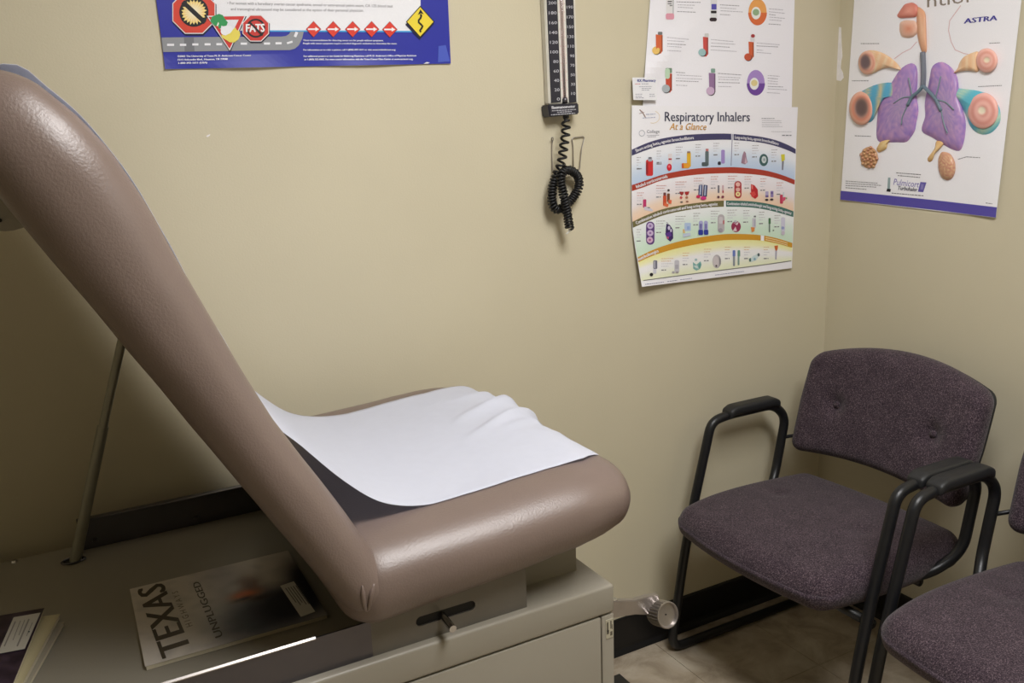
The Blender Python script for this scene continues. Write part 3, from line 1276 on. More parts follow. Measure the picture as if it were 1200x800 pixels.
# FATS sign
cx, cy = A(798, 220)
pcs = [(octagon(cx + .7, cy + 1.2, 15.8), None, (24, 24, 50)), (octagon(cx, cy, 15.6), None, (228, 222, 222), .5), (octagon(cx, cy, 14.6), None, (204, 54, 46), 1)]
ring = [(cx + r * math.cos(a), cy + r * math.sin(a)) for a in [2 * math.pi * k / 28 for k in range(28)] for r in (11.2, 9.0)]
pcs.append((ring, [(2 * k, 2 * k + 1, (2 * k + 3) % 56, (2 * k + 2) % 56) for k in range(28)], (24, 20, 22), 1.5))
v, f = text_px('FATS', A(724, 248), A(866, 246), 9.0)
for k_, (ddx, ddy) in enumerate(((0, 0), (.5, 0), (-.5, 0), (0, .5))):
    pcs.append(([(p[0] + ddx, p[1] + ddy) for p in v], f, (244, 240, 240), 2.6 + .02 * k_))
pcs.append((*strip([A(745, 168), A(852, 276)], 2.2), (24, 20, 22), 3.4))
sb_.mesh('fats_sign_picture', pcs, 6)
for x, y in ((116, 228), (270, 228), (422, 228), (570, 228), (712, 230)):
    cx, cy = B(x, y)
    pcs = [([(cx + 9, cy), (cx, cy + 9.6), (cx - 9, cy), (cx, cy - 9.6)], None, (120, 34, 60)), ([(cx + 8.4, cy), (cx, cy + 9), (cx - 8.4, cy), (cx, cy - 9)], None, (222, 60, 44), .5)]
    pcs.append(([(cx - 6.5, cy - .9), (cx + 2.2, cy - .9), (cx + 2.2, cy - 2.6), (cx + 6.6, cy), (cx + 2.2, cy + 2.6), (cx + 2.2, cy + .9), (cx - 6.5, cy + .9)], [(0, 1, 5, 6), (1, 2, 3, 4, 5)], (244, 240, 240), 1))
    sb_.mesh('red_arrow_sign', pcs, 3)
cx, cy = B(950, 170)
pcs = [([(cx + 16.2, cy + 2.5), (cx - .6, cy + 21), (cx - 17.5, cy + 3.5), (cx, cy - 17)], None, (24, 26, 60)), ([(cx + 16.8, cy), (cx, cy + 18.8), (cx - 16.8, cy), (cx, cy - 18.8)], None, (26, 24, 22), .5), ([(cx + 15.4, cy), (cx, cy + 17.2), (cx - 15.4, cy), (cx, cy - 17.2)], None, (238, 214, 62), 1)]
v, f = strip([tuple(B(*q)) for q in ((955, 252), (948, 238), (960, 222), (968, 205), (955, 190), (938, 175), (938, 158), (952, 142), (958, 125), (953, 110))], 2.3)
pcs.append((v, f, (22, 20, 20), 1.5))
pcs.append(([B(930, 118), B(952, 72), B(978, 112), B(955, 104)], None, (22, 20, 20), 1.6))
sb_.mesh('yellow_bend_sign', pcs, 3)
pcs = []
for body, a, b, c_ in (('©2002 The University of Texas M. D. Anderson Cancer Center', A(188, 446), A(762, 438), 2.0),
                       ('1515 Holcombe Blvd., Houston, TX 77030', A(190, 473), A(578, 467), 2.0),
                       ('1-800-392-1611 (USA)', A(195, 499), A(418, 495), 2.0),
                       ('These recommendations for detecting cancer are for people without symptoms.', B(35, 320), B(662, 322), 1.9),
                       ('People with cancer symptoms require a medical diagnostic evaluation to determine the cause.', B(35, 345), B(768, 346), 1.9),
                       ('For information or to refer a patient, call 1-(800)-392-1611 or visit www.mdanderson.org.', B(38, 395), B(758, 394), 1.9),
                       ("For additional posters or the Guide for Referring Physicians, call M. D. Anderson's Office of Physician Relations", B(40, 445), B(918, 440), 1.9),
                       ('at 1-(800) 252-0502. For more cancer information, visit the Texas Cancer Data Center at www.txcancer.org.', B(45, 470), B(893, 467), 1.9)):
    v, f = text_px(body, a, b, c_)
    sb_.mesh('text_line', [([(p[0] + d, p[1]) for p in v], f, (240, 241, 248)) for d in (-.22, .22)], 2.5)
pcs = []
for body, a, b, c_ in (('• For women with a hereditary ovarian cancer syndrome, annual or semi-annual pelvic exam, CA 125 blood test', A(576, 34), B(735, 58), 3.2),
                       ('and transvaginal ultrasound may be considered at the option of their personal physician.', A(603, 80), B(508, 92), 3.2)):
    v, f = text_px(body, a, b, c_)
    sb_.mesh('text_line', [(v, f, (140, 138, 144))], 2.5)
sb_.mesh('tape', [([B(1092, 360), B(1150, 352), B(1182, 480), B(1088, 486)], None, (74, 92, 190)), ([B(975, 498), B(1000, 484), B(1025, 488), B(1010, 496)], None, (225, 225, 235), .3)], 2)

# ------------------------------------------------------------------ upper inhaler sheet
def off_up(p):
    return 0.003 + 0.006 * gauss((p[0] - 775) + (p[1] - 70) * .9, 14) * max(0, min(1, (p[1] - 20) / 60)) + 0.002 * gauss(p[0] - 845, 60) * max(0, p[1] / 120)


su = Sheet(1, off_up)
paper(su, 'inhaler_sheet', 'white sheet of nine coloured inhalers hung above the banded chart', [(769, -100), (762, 0), (757.5, 60), (755.5, 88), (753, 129)], [(935, -100), (931.3, 0), (929.5, 60), (927.8, 129)], (243, 242, 249), 26, 32)
G = lambda x, y: (735 + x / 6.4, y / 6.4)
H = lambda x, y: (830 + x / 6.4, y / 6.4)
def GR(fn, x0, y0, x1, y1, r=2):
    a, b = fn(x0, y0), fn(x1, y1)
    return rrect(a[0], a[1], b[0], b[1], r)
def GE(fn, cx, cy, rx, ry, **k):
    a = fn(cx, cy)
    return ell(a[0], a[1], rx / 6.4, ry / 6.4, **k)
pic = 'inhaler_picture'
su.mesh(pic, [(GR(G, 292, -60, 348, 140, 1), None, (232, 230, 232)), (GR(G, 340, -60, 350, 120, 1), None, (196, 196, 200), .4), (GR(G, 290, 100, 352, 146, 2), None, (226, 160, 178), .6), (GR(G, 304, 6, 336, 16, .3), None, (110, 110, 114), .8), (GR(G, 304, 24, 334, 32, .3), None, (120, 120, 124), .8), (GR(G, 318, 38, 338, 46, .3), None, (120, 120, 124), .8)], 1)
su.mesh(pic, [(GR(H, 18, -40, 66, 150, 1), None, (228, 228, 232)), (GR(H, 24, 30, 62, 72, .6), None, (88, 84, 178), .5), (GR(H, 20, 80, 62, 100, .8), None, (40, 34, 38), .5), (GR(H, 10, 132, 64, 160, 2), None, (52, 38, 44), .5)], 1)
def egg(c, rx, ry, top, low, inn):
    o_ = GE(H, c[0], c[1], rx, ry)
    lo_ = GE(H, c[0], c[1], rx * 1.04, ry, a0=0.05, a1=math.pi - .05, n=16)
    iw = GE(H, c[0] - 12, c[1] + 8, rx * .52, ry * .47)
    ii = GE(H, c[0] - 12, c[1] + 2, rx * .36, ry * .25)
    su.mesh(pic, [(o_, None, top), (lo_, None, low, .5), (iw, None, (238, 238, 236), 1), (ii, None, inn, 1.5)], 1)
egg((370, 90), 68, 100, (238, 168, 92), (222, 112, 62), (150, 180, 140))
egg((357, 620), 66, 96, (170, 140, 206), (112, 72, 158), (226, 210, 150))
def mdi(fn, body, cap, capc, bodyc, topc, toprect, extra=None):
    x0, y0, x1, y1 = body
    p = [([fn(x0, y0), fn(x1, y0 + 4), fn(x1, y1 - 20), fn(x1 - 14, y1), fn(x0 + 4, y1)], None, bodyc), (GR(fn, x1 - 10, y0 + 6, x1, y1 - 14, 1), None, tuple(int(c * .78) for c in bodyc), .4)]
    p.append((GR(fn, *toprect, 1), None, topc, .3))
    p.append((GE(fn, cap[0] + 5, cap[1] + 5, cap[2], cap[2]), None, (58, 56, 58), .6))
    p.append((GE(fn, cap[0], cap[1], cap[2], cap[2]), None, capc, .9))
    if extra:
        p.append((GR(fn, *extra[0], 3), None, extra[1], 1.2))
    su.mesh(pic, p, 1)
mdi(G, (214, 258, 266, 402), (216, 378, 29), (236, 196, 110), (214, 104, 66), (120, 124, 124), (230, 238, 264, 262))
mdi(G, (568, 276, 608, 424), (562, 392, 28), (160, 196, 198), (206, 84, 78), (214, 214, 214), (580, 250, 612, 278))
mdi(H, (302, 312, 342, 442), (297, 427, 27), (200, 88, 58), (212, 100, 60), (222, 222, 226), (316, 268, 348, 314), ((320, 256, 350, 282), (168, 52, 56)))
mdi(G, (288, 548, 336, 694), (290, 664, 30), (176, 184, 190), (206, 84, 62), (120, 150, 126), (288, 510, 336, 548), ((284, 512, 320, 592), (196, 222, 196)))
mdi(G, (612, 546, 662, 706), (624, 682, 31), (206, 178, 208), (152, 118, 160), (130, 164, 150), (628, 514, 660, 546))
pcs = []
for fn, rows in ((G, ((370, 14, 550, 18), (380, 36, 512, 40), (380, 54, 494, 60), (374, 86, 518, 92), (298, 280, 466, 296), (300, 304, 428, 312), (300, 328, 444, 336), (300, 346, 408, 354), (302, 378, 404, 384), (366, 542, 440, 546), (372, 562, 560, 572), (366, 586, 566, 594), (366, 606, 540, 612), (366, 638, 450, 642))),
                 (H, ((88, 36, 232, 44), (90, 58, 208, 66), (92, 80, 262, 90), (88, 108, 164, 112), (455, 66, 560, 74), (455, 88, 576, 100), (456, 108, 504, 114), (458, 128, 574, 138), (458, 148, 550, 156), (452, 180, 546, 186), (20, 296, 188, 312), (22, 322, 202, 332), (20, 346, 160, 354), (18, 374, 212, 386), (364, 322, 538, 336), (362, 344, 524, 352), (364, 374, 412, 378), (362, 392, 476, 402), (72, 550, 250, 562), (74, 576, 240, 584), (76, 594, 230, 600), (74, 618, 240, 622), (76, 648, 176, 650), (446, 566, 536, 572), (446, 586, 524, 592), (446, 606, 520, 612), (446, 626, 522, 630), (448, 648, 560, 652), (446, 666, 590, 674), (440, 694, 540, 700)))):
    for i, (x0, y0, x1, y1) in enumerate(rows):
        a, b = fn(x0, y0), fn(x1, y1)
        pcs += dash_lines([(a[0], a[1], b[0], b[1])], .8, rng, (156, 154, 164) if i % 3 == 0 else (188, 186, 196))
su.mesh('small_print', pcs, 1)['kind'] = 'stuff'

# business card tacked over the corner
def off_card(p):
    return 0.008 + 0.007 * max(0, (p[1] - 92) / 26) + .003 * max(0, (760 - p[0]) / 20)


sc = Sheet(1, off_card)
paper(sc, 'business_card', 'white pharmacy business card pinned at the corner of the inhaler sheet', [(741, 90.8), (742.2, 117)], [(769.3, 90.6), (770, 117.4)], (232, 232, 236), 6, 6, 'card')
v, f = text_px('RX Pharmacy', (747, 96), (768.2, 95.6), 3.2)
sc.mesh('blue_lettering', [([(p[0] + d, p[1]) for p in v], f, (48, 56, 140)) for d in (0, .3)], 1)
pcs = dash_lines([(744.5, 98.4, 751, 98.3)], .8, rng, (214, 130, 130)) + dash_lines([(752, 98.3, 760, 98.2), (749, 101.4, 764, 101.3), (752, 103.6, 763, 103.5), (752, 105.6, 761, 105.5), (744.6, 110.4, 752.5, 110.3), (744.8, 112.8, 752, 112.7), (745, 114.6, 755, 114.5), (761, 110.4, 767, 110.4), (761, 112.8, 767.5, 112.7)], .8, rng, (168, 168, 180))
sc.mesh('small_print', pcs, 1)['kind'] = 'stuff'

# ------------------------------------------------------------------ banded inhaler chart
def off_chart(p):
    k = max(0, (p[1] - 255) / 80)
    return 0.0055 + 0.020 * k * k * max(0, min(1, (800 - p[0]) / 60)) + 0.004 * max(0, (p[1] - 240) / 80)


sr = Sheet(1, off_chart)
paper(sr, 'inhaler_chart', 'large white inhaler chart with arched navy, red, green and gold bands', [(740.5, 123.5), (740, 190), (740.3, 250), (741.5, 270), (745, 294), (748.8, 315), (752.3, 336)], [(935, 125.5), (933.5, 160), (932, 210), (930, 260), (928, 314)], (242, 241, 246), 40, 44)


def curve_fn(tab):
    def fn(x):
        if x <= tab[0][0]:
            (a, b), (c, d) = tab[0], tab[1]
            return b + (x - a) * (d - b) / (c - a)
        for i, ((a, b), (c, d)) in enumerate(zip(tab, tab[1:])):
            if x <= c or i == len(tab) - 2:
                m0 = (d - tab[i - 1][1]) / (c - tab[i - 1][0]) if i else (d - b) / (c - a)
                m1 = (tab[i + 2][1] - b) / (tab[i + 2][0] - a) if i < len(tab) - 2 else (d - b) / (c - a)
                t = (x - a) / (c - a)
                if t > 1:
                    return d + (x - c) * m1
                h = c - a
                return (2 * t ** 3 - 3 * t * t + 1) * b + (t ** 3 - 2 * t * t + t) * h * m0 + (-2 * t ** 3 + 3 * t * t) * d + (t ** 3 - t * t) * h * m1
    return fn


T1 = curve_fn([(740, 175.5), (757, 168), (775, 162.5), (800, 158.5), (820, 157), (845, 156.4), (860, 157), (890, 160), (910, 164.5), (925, 170.5), (933, 175)])
B1 = curve_fn([(740, 182.5), (757, 176), (775, 170.5), (800, 166.3), (820, 164.5), (845, 163.6), (860, 164), (890, 166.8), (910, 171.3), (925, 176.8), (933, 180.6)])
T2 = curve_fn([(740, 217), (755, 212), (775, 205), (795, 200.5), (820, 197), (845, 196), (865, 196), (895, 199.3), (915, 204.5), (932, 211)])
B2 = curve_fn([(740, 224), (755, 219), (775, 211.5), (795, 207.3), (820, 204.2), (845, 203), (865, 203), (895, 205.6), (915, 210.2), (932, 216.6)])
T3 = curve_fn([(740, 260.5), (755, 253.2), (775, 245.5), (795, 241), (820, 237.3), (845, 235), (875, 235.5), (895, 237.7), (915, 242.3), (930, 247.5)])
B3 = curve_fn([(740, 267.5), (755, 261), (775, 253), (795, 248), (820, 244), (845, 242.2), (875, 242.6), (895, 245), (915, 249.8), (930, 254.3)])
T4 = curve_fn([(745.5, 302.5), (760, 295), (775, 289), (795, 283), (820, 278), (845, 274.6), (865, 274), (891, 275.4), (910, 279), (928, 284.5)])
B4 = curve_fn([(745.5, 308.3), (760, 301.5), (775, 296), (795, 290.5), (820, 285.4), (845, 281.6), (865, 280.8), (891, 281.6), (910, 285), (928, 290)])
BOT = curve_fn([(752, 328.8), (795, 323), (845, 316.5), (885, 311.5), (928, 305.4)])
LX = curve_fn([(124, 741), (190, 740.5), (250, 740.8), (270, 742), (294, 745.6), (315, 749.4), (336, 753)])     # left paper edge as x(y)
RX = curve_fn([(125, 934.4), (160, 933), (210, 931.5), (260, 929.5), (314, 927.6)])


def zone(name, ta, tb_, cols, layer, x0=None, x1=None, nx=40):
    ny = len(cols) - 1
    pts, cs, fs = [], [], []
    for j in range(ny + 1):
        for i in range(nx + 1):
            x = (x0 if x0 else 735) + ((x1 if x1 else 936) - (x0 if x0 else 735)) * i / nx
            for _ in range(3):
                y = ta(x) + (tb_(x) - ta(x)) * j / ny
                x = min(max(x, LX(y)), RX(y))
            y = ta(x) + (tb_(x) - ta(x)) * j / ny
            pts.append((x, y)); cs.append(cols[j])
    for j in range(ny):
        for i in range(nx):
            q = (j * (nx + 1) + i, j * (nx + 1) + i + 1, (j + 1) * (nx + 1) + i + 1, (j + 1) * (nx + 1) + i)
            fs.append(q)
    # drop the slivers that were clamped to nothing at the edges
    fs = [q for q in fs if abs(pts[q[1]][0] - pts[q[0]][0]) > .05 and abs(pts[q[2]][0] - pts[q[3]][0]) > .05]
    return sr.mesh(name, [(pts, fs, cs)], layer)


W_ = (241, 241, 246)
zone('blue_zone', B1, T2, [W_, (236, 239, 246), (218, 228, 242), (200, 216, 238), (190, 210, 236)], 1)
zone('peach_zone', B2, T3, [(242, 240, 245), (238, 233, 238), (236, 228, 230), (238, 214, 194), (240, 206, 178)], 1)
zone('green_zone', B3, T4, [(238, 240, 242), (230, 237, 235), (218, 234, 222), (208, 230, 211), (205, 228, 205)], 1)
zone('yellow_zone', B4, BOT, [(238, 234, 160), (240, 238, 190), (240, 239, 240), (238, 238, 236), (236, 238, 216), (232, 236, 200)], 1)
NAVY, BRICK, OLIVE, TEAL, GOLD = (68, 66, 104), (172, 62, 44), (112, 106, 66), (70, 114, 104), (206, 150, 44)
zone('navy_band', T1, B1, [NAVY, NAVY], 2, 735, 857)
zone('navy_band', T1, B1, [NAVY, NAVY], 2, 859.6, 936)
zone('red_band', T2, B2, [BRICK, BRICK], 2)
zone('olive_band', T3, B3, [OLIVE, OLIVE], 2, 735, 848.3)
zone('teal_band', T3, B3, [TEAL, TEAL], 2, 850.8, 936)
zone('gold_band', T4, B4, [GOLD, GOLD], 2, 735, 891.5)
zone('gold_band', T4, B4, [GOLD, GOLD], 2, 895.5, 936)
v, f = strip([(x, BOT(x)) for x in range(754, 928, 6)] + [(927.2, BOT(927.2))], .9)
sr.mesh('rule_line', [(v, f, (120, 120, 118))], 2)
v, f = strip([(858.3, 157), (857.5, 176), (856.8, 194)], .7)
sr.mesh('divider_line', [(v, f, (120, 116, 150))], 2)
pcs = []
def band_text(body, top, bot, x0, x1, cap, col=(228, 226, 232)):
    cv = lambda x: bot(x) - ((bot(x) - top(x)) - cap) / 2
    v, f = text_px(body, (x0, 0), (x1, 0), cap, curve=cv)
    return sr.mesh('band_lettering', [([(p[0] + d, p[1]) for p in v], f, col) for d in (-.25, .25)], 3)
band_text('Short-acting beta₂-agonist bronchodilators', T1, B1, 745.5, 813, 3.6)
band_text('Long-acting beta₂-agonist bronchodilators', T1, B1, 861.2, 912, 3.4)
band_text('Inhaled corticosteroids', T2, B2, 746, 782.5, 3.8)
band_text('Combination inhaled corticosteroid and long-acting beta₂-agonist', T3, B3, 746, 841, 3.6)
band_text('Combination inhaled anticholinergic and long-acting beta₂-agonist', T3, B3, 852, 927, 3.4)
band_text('Anticholinergics', T4, B4, 747.5, 772, 3.6)
pcs = []
for k in (2.0, 4.4):
    v, f = strip([(x, T4(x) + k) for x in (897, 904, 911, 918, 923)], .9)
    pcs.append((v, f, (236, 214, 170)))
sr.mesh('small_band_lines', pcs, 3)
v, f = text_px('Respiratory Inhalers', (779, 142), (878.5, 142.3), 11.0)
sr.mesh('title_lettering', [([(p[0] + d, p[1]) for p in v], f, (82, 82, 106)) for d in (0, .35)], 2)
v, f = text_px('At a Glance', (784.5, 152), (827, 152.2), 7.8, shear=.22)
sr.mesh('subtitle_lettering', [([(p[0] + d, p[1]) for p in v], f, (222, 168, 84)) for d in (0, .35)], 2)
v, f = text_px('College', (758, 155.8), (773, 155.6), 3.6)
ring = [(752.2 + r * math.cos(a), 156 + r * 1.05 * math.sin(a)) for a in [2 * math.pi * k / 18 for k in range(18)] for r in (3.6, 2.9)]
pcs = [(v, f, (132, 132, 140)), (ring, [(2 * k, 2 * k + 1, (2 * k + 3) % 36, (2 * k + 2) % 36) for k in range(18)], (184, 186, 196))]
pcs += dash_lines([(758, 158.4, 772.5, 158.3), (759, 160.2, 769, 160.1)], .7, rng, (176, 176, 184))
sr.mesh('college_logo', pcs, 2)
pcs = [(*strip([(749.5, 128.5), (752.5, 131), (754.5, 134), (756.5, 137.5)], .9), (150, 110, 100)), (*strip([(749, 133.2), (752.5, 132.2), (755, 131.5)], .7), (170, 150, 150))]
pcs += dash_lines([(753, 138.3, 769, 137.2), (757, 134, 768, 133.4)], 1.0, rng, (190, 194, 214))
v, f = strip(ell(765, 137, 8, 7.2, 14, -1.2, 1.9), .5)
pcs.append((v, f, (226, 206, 168)))
sr.mesh('association_logo', pcs, 2)
pcs = dash_lines([(892.5, 138.7, 907.5, 138.8)], .8, rng, (150, 150, 158)) + dash_lines([(893, 141.2, 915.5, 141.4), (893, 143.6, 916, 143.7), (893, 146, 914, 146.2), (893, 148.2, 917, 148.4), (904, 154.1, 927.5, 154.3)], .6, rng, (188, 188, 194)) + dash_lines([(916.5, 158.5, 927.5, 158.6)], 1.2, rng, (140, 140, 148))
pcs += dash_lines([(756, 333, 778, 330.4), (782, 329.8, 794, 328.2), (797, 327.7, 811, 325.9), (838, 322.2, 872, 317.8)], .8, rng, (160, 162, 186))
sr.mesh('small_print', pcs, 2)['kind'] = 'stuff'


def P(*pieces):
    sr.mesh('inhaler_picture', [(*p, 0.8 * i) if len(p) == 3 else p for i, p in enumerate(pieces)], 2.2)


def R_(x0, y0, x1, y1, c, r=1.0):
    return (rrect(x0, y0, x1, y1, r), None, c)


def E_(cx, cy, rx, ry, c):
    return (ell(cx, cy, rx, ry, 16), None, c)


def Q_(c, *q):
    return ([(q[i], q[i + 1]) for i in range(0, len(q), 2)], None, c)


# first row
P(R_(757, 187, 765.3, 206, (206, 48, 50), 2), R_(757, 190, 759.4, 204, (150, 30, 36), 1), R_(759.5, 184, 764.2, 189, (176, 178, 190), 1), R_(760.3, 184, 763.4, 186, (110, 110, 120), .5))
P(R_(783, 180, 787.6, 193, (226, 218, 220)), R_(783.4, 185.5, 787.2, 187.2, (190, 60, 70), .3), E_(784.4, 196, 2.9, 4.2, (214, 30, 50)), E_(784.2, 195, 1.2, 1.6, (240, 120, 130)))
P(R_(805, 178.5, 809.6, 195.5, (226, 178, 50), 1.2), R_(799, 191, 808, 197, (230, 160, 50), 1.5), R_(799, 191.2, 801.4, 197, (206, 96, 50), .8), R_(805.3, 177.2, 809, 179.2, (150, 120, 110), .5))
P(R_(826.4, 177, 830.6, 194, (98, 112, 116), 1.2), R_(822.4, 190, 829.5, 194.6, (78, 90, 94), 1.2), R_(827, 174.2, 830.4, 177, (196, 120, 120), .6))
P(R_(845.2, 175.5, 849.4, 191.5, (164, 142, 204), 1.2), R_(841.3, 189.2, 844.8, 193.2, (46, 42, 58), 1))
P(Q_((160, 128, 146), 868.5, 191, 870, 182, 872, 177, 874, 179, 875, 186, 876.2, 190, 873, 192.6), Q_((204, 176, 190), 872.5, 191, 873.5, 184, 875.5, 189.5, 874.5, 191.8))
P(E_(895, 187.4, 5.2, 7.2, (62, 98, 98)), E_(895.3, 187, 2.9, 4.2, (204, 214, 216)), E_(895.6, 187, 1.2, 1.8, (150, 164, 170)))
P(Q_((216, 206, 60), 915.2, 181, 919.6, 180.5, 919.8, 187.5, 916, 189.4), Q_((132, 130, 146), 916.4, 189, 918.8, 188.4, 917.8, 199.2, 916.2, 199))
# second row
P(R_(753.5, 233.5, 757.4, 243.2, (190, 56, 110), .8), Q_((212, 208, 220), 755, 242, 760, 242.4, 765.6, 246, 764, 247.6, 755, 246), Q_((120, 114, 126), 758.8, 242.6, 761.8, 242.8, 761.4, 244, 758.6, 243.6))
P(R_(777, 229, 781, 241, (206, 82, 50), .8), R_(777.4, 225.5, 780.6, 229, (120, 70, 70), .6), Q_((226, 110, 70), 778.6, 237, 783.8, 239.5, 782.4, 242.6, 778, 241), R_(781.8, 226.5, 785, 236, (120, 70, 40), .8), R_(782.2, 221.6, 784.8, 224, (80, 70, 70), .8), Q_((222, 100, 70), 783, 234, 787.2, 234.4, 786.8, 238.6, 783.6, 238))
P(Q_((160, 50, 52), 796, 224.4, 801.4, 224.6, 801, 227, 799, 229.2, 797, 227.4), Q_((170, 44, 46), 802.4, 224.6, 808, 224.2, 806.8, 227.8, 804.6, 229, 802.8, 227), E_(798.2, 231.4, 1.6, 1.6, (214, 90, 96)), E_(804.8, 231.2, 1.6, 1.4, (180, 120, 90)), E_(798.8, 236.6, 1.6, .9, (110, 104, 100)), E_(805.4, 236, 1.6, .9, (150, 100, 84)))
P(Q_((66, 72, 118), 819, 216.6, 823.4, 216.2, 823, 230, 818.2, 229), Q_((60, 64, 104), 824.6, 216.4, 829.2, 217, 828.4, 230.5, 823.6, 230), Q_((180, 190, 214), 820.4, 217, 822, 217, 821.2, 228, 819.6, 228), Q_((180, 190, 214), 826, 217.4, 827.4, 217.4, 826.8, 229, 825.2, 229), E_(818.4, 230.2, 2.4, 1.8, (206, 40, 90)), E_(824.4, 232, 3.4, 2.2, (206, 50, 130)))
P(R_(841, 217, 843.2, 226, (128, 124, 132), .6), R_(846.2, 217, 848.2, 226, (206, 172, 180), .6), R_(846.6, 223, 848, 226, (180, 60, 70), .4), E_(842, 230.8, 1.5, 1.5, (112, 70, 80)), E_(847, 230.6, 1.6, 1.5, (140, 64, 84)))
P(R_(860.6, 212, 869, 232.4, (178, 62, 66), 4), E_(864.8, 216, 2.6, 2.6, (236, 190, 180)), E_(864.8, 222, 2.6, 2.4, (228, 178, 170)), E_(864.8, 227.4, 2.8, 2.8, (238, 226, 160)), E_(864.8, 227.4, 1.2, 1.2, (206, 130, 110)))
P(Q_((190, 40, 46), 880, 215.6, 884, 217, 888, 222, 888.4, 230, 885, 233, 880.5, 230, 880, 223), Q_((214, 76, 70), 878.6, 226, 884, 224, 886, 228, 882, 231.4), Q_((226, 120, 110), 880.4, 216.4, 882.4, 217.4, 882.4, 222, 880.6, 221))
P(R_(897, 224.2, 900.6, 231, (176, 166, 202), .6), R_(903, 223.6, 906.4, 231, (150, 136, 186), .6), R_(897, 228.8, 900.6, 231, (112, 90, 150), .4), R_(903.4, 225, 906, 227, (112, 90, 150), .4), E_(898.6, 234, 2, 1.2, (40, 36, 40)), E_(904.4, 233.6, 2, 1.2, (60, 46, 50)))
P(R_(914, 228, 917.6, 238.6, (198, 60, 90), .8), Q_((216, 90, 120), 916.6, 230, 920.8, 231, 920.4, 234, 916.6, 236.8), Q_((206, 214, 220), 917.4, 225, 919, 225, 919, 231, 917.4, 231), E_(921.6, 232.2, .9, 1.1, (130, 170, 110)))
# third row
P(R_(757.2, 259.6, 767, 286.6, (98, 62, 130), 4.6), E_(762, 264.6, 3.6, 3.6, (202, 184, 218)), E_(762, 273, 3.6, 3.6, (206, 186, 214)), E_(761.6, 281, 3.6, 3.6, (214, 180, 206)), E_(762, 264.6, 1.4, 1.4, (150, 110, 170)), E_(762, 273, 1.4, 1.4, (150, 110, 170)), E_(761.6, 281, 1.4, 1.4, (170, 100, 150)))
P(Q_((58, 40, 98), 781, 262, 785, 263.4, 788.6, 269, 789, 279, 785.6, 283, 782, 280, 780, 272), Q_((92, 56, 140), 779.4, 273.5, 786, 271, 787, 276, 782, 279.6), E_(784, 267, 1.5, 2.4, (206, 200, 224)), E_(786.4, 270, 1, 2, (206, 200, 224)), Q_((190, 90, 130), 781, 277, 784, 277.4, 783.4, 280, 781.6, 279.4), (*strip([(780.8, 260.4), (782.6, 261.4), (783.4, 263.4)], .6), (140, 130, 150)))
P(R_(802.2, 261, 809.6, 270.6, (178, 198, 228), 1), R_(805, 265, 808.4, 269, (150, 176, 222), .8), Q_((226, 190, 130), 800.2, 268.6, 802, 268.4, 803, 273, 800.4, 273), Q_((196, 206, 226), 800.2, 274, 809, 272.6, 809.4, 276, 800.8, 278))
P(R_(819, 258.6, 823.8, 271.5, (170, 170, 212), 2), R_(825, 258.6, 829.6, 271.5, (170, 170, 212), 2), R_(818.4, 269, 824, 275.3, (48, 62, 156), 1.5), R_(824.8, 269, 830.2, 275, (48, 62, 156), 1.5), R_(820.4, 262, 822.6, 268, (120, 116, 178), .6), R_(826.4, 262, 828.4, 268, (120, 116, 178), .6))
P(R_(841, 251, 849, 272.6, (186, 180, 184), 4), R_(842.6, 254, 847, 262, (206, 200, 204), 1.5), Q_((190, 110, 116), 847, 258.6, 849, 257.6, 849, 262, 847.4, 263), E_(844.4, 269.6, 2.6, 2.4, (160, 154, 164)))
P(E_(862.6, 265.4, 5.6, 6.6, (150, 50, 84)), Q_((222, 196, 206), 858, 260, 862, 262, 866, 259.4, 864, 264), Q_((226, 206, 212), 858.6, 270.6, 862, 265.4, 863.6, 270.6), E_(862, 259.4, 2, 1.3, (190, 190, 196)))
P(R_(881.6, 255.5, 885.8, 267, (206, 204, 212), .8), R_(883.4, 252.6, 886, 254.4, (120, 120, 128), .6), Q_((222, 140, 74), 880, 266, 884.6, 266.4, 884, 271, 881, 272), R_(883.6, 257, 885.4, 265, (180, 180, 196), .5))
P(R_(900.6, 255.4, 903.2, 262.4, (74, 120, 82), .8), R_(901, 262, 902.6, 272, (110, 124, 118), .5), E_(906.4, 269.8, 1, 1, (140, 156, 140)))
P(R_(915.4, 254.6, 920, 271, (208, 206, 224), 1.6), E_(917.4, 267, 1.8, 1.8, (150, 160, 206)), R_(915.6, 271, 919.6, 275.2, (200, 190, 206), 1.2))
# fourth row
P(R_(765.6, 305, 770.2, 315, (112, 112, 130), 1), R_(766.6, 306, 767.8, 314, (196, 196, 206), .4), R_(765.4, 315, 769.2, 320.4, (212, 212, 222), .8), E_(763.4, 321.6, 2, 2, (24, 22, 30)))
P(R_(790.4, 304.6, 796, 319.6, (198, 196, 204), 2), R_(791.2, 310, 795, 315, (176, 174, 184), 1), E_(789, 319, 1.6, 1.4, (180, 176, 180)), E_(793.6, 319, 1.8, 1.2, (164, 158, 160)))
P(Q_((130, 178, 174), 812, 307, 816, 310, 821, 306, 822.2, 310, 820.4, 315, 816, 317, 812.4, 314.6), Q_((204, 218, 216), 812.6, 311.4, 817, 310.6, 819, 314.6, 815.6, 314), Q_((100, 156, 150), 818.6, 309.4, 821, 308, 821, 313.6, 818.8, 314.2), E_(815.6, 304.2, 1.5, 1.5, (170, 196, 200)))
P(E_(840, 306.2, 5, 8, (186, 180, 184)), E_(838.8, 306.4, 3.4, 6.4, (206, 198, 200)), E_(839.4, 311.4, 1.1, 1.3, (90, 80, 84)), Q_((140, 136, 140), 842.6, 299.4, 844.6, 303.6, 844.8, 309, 843.4, 312, 843, 305))
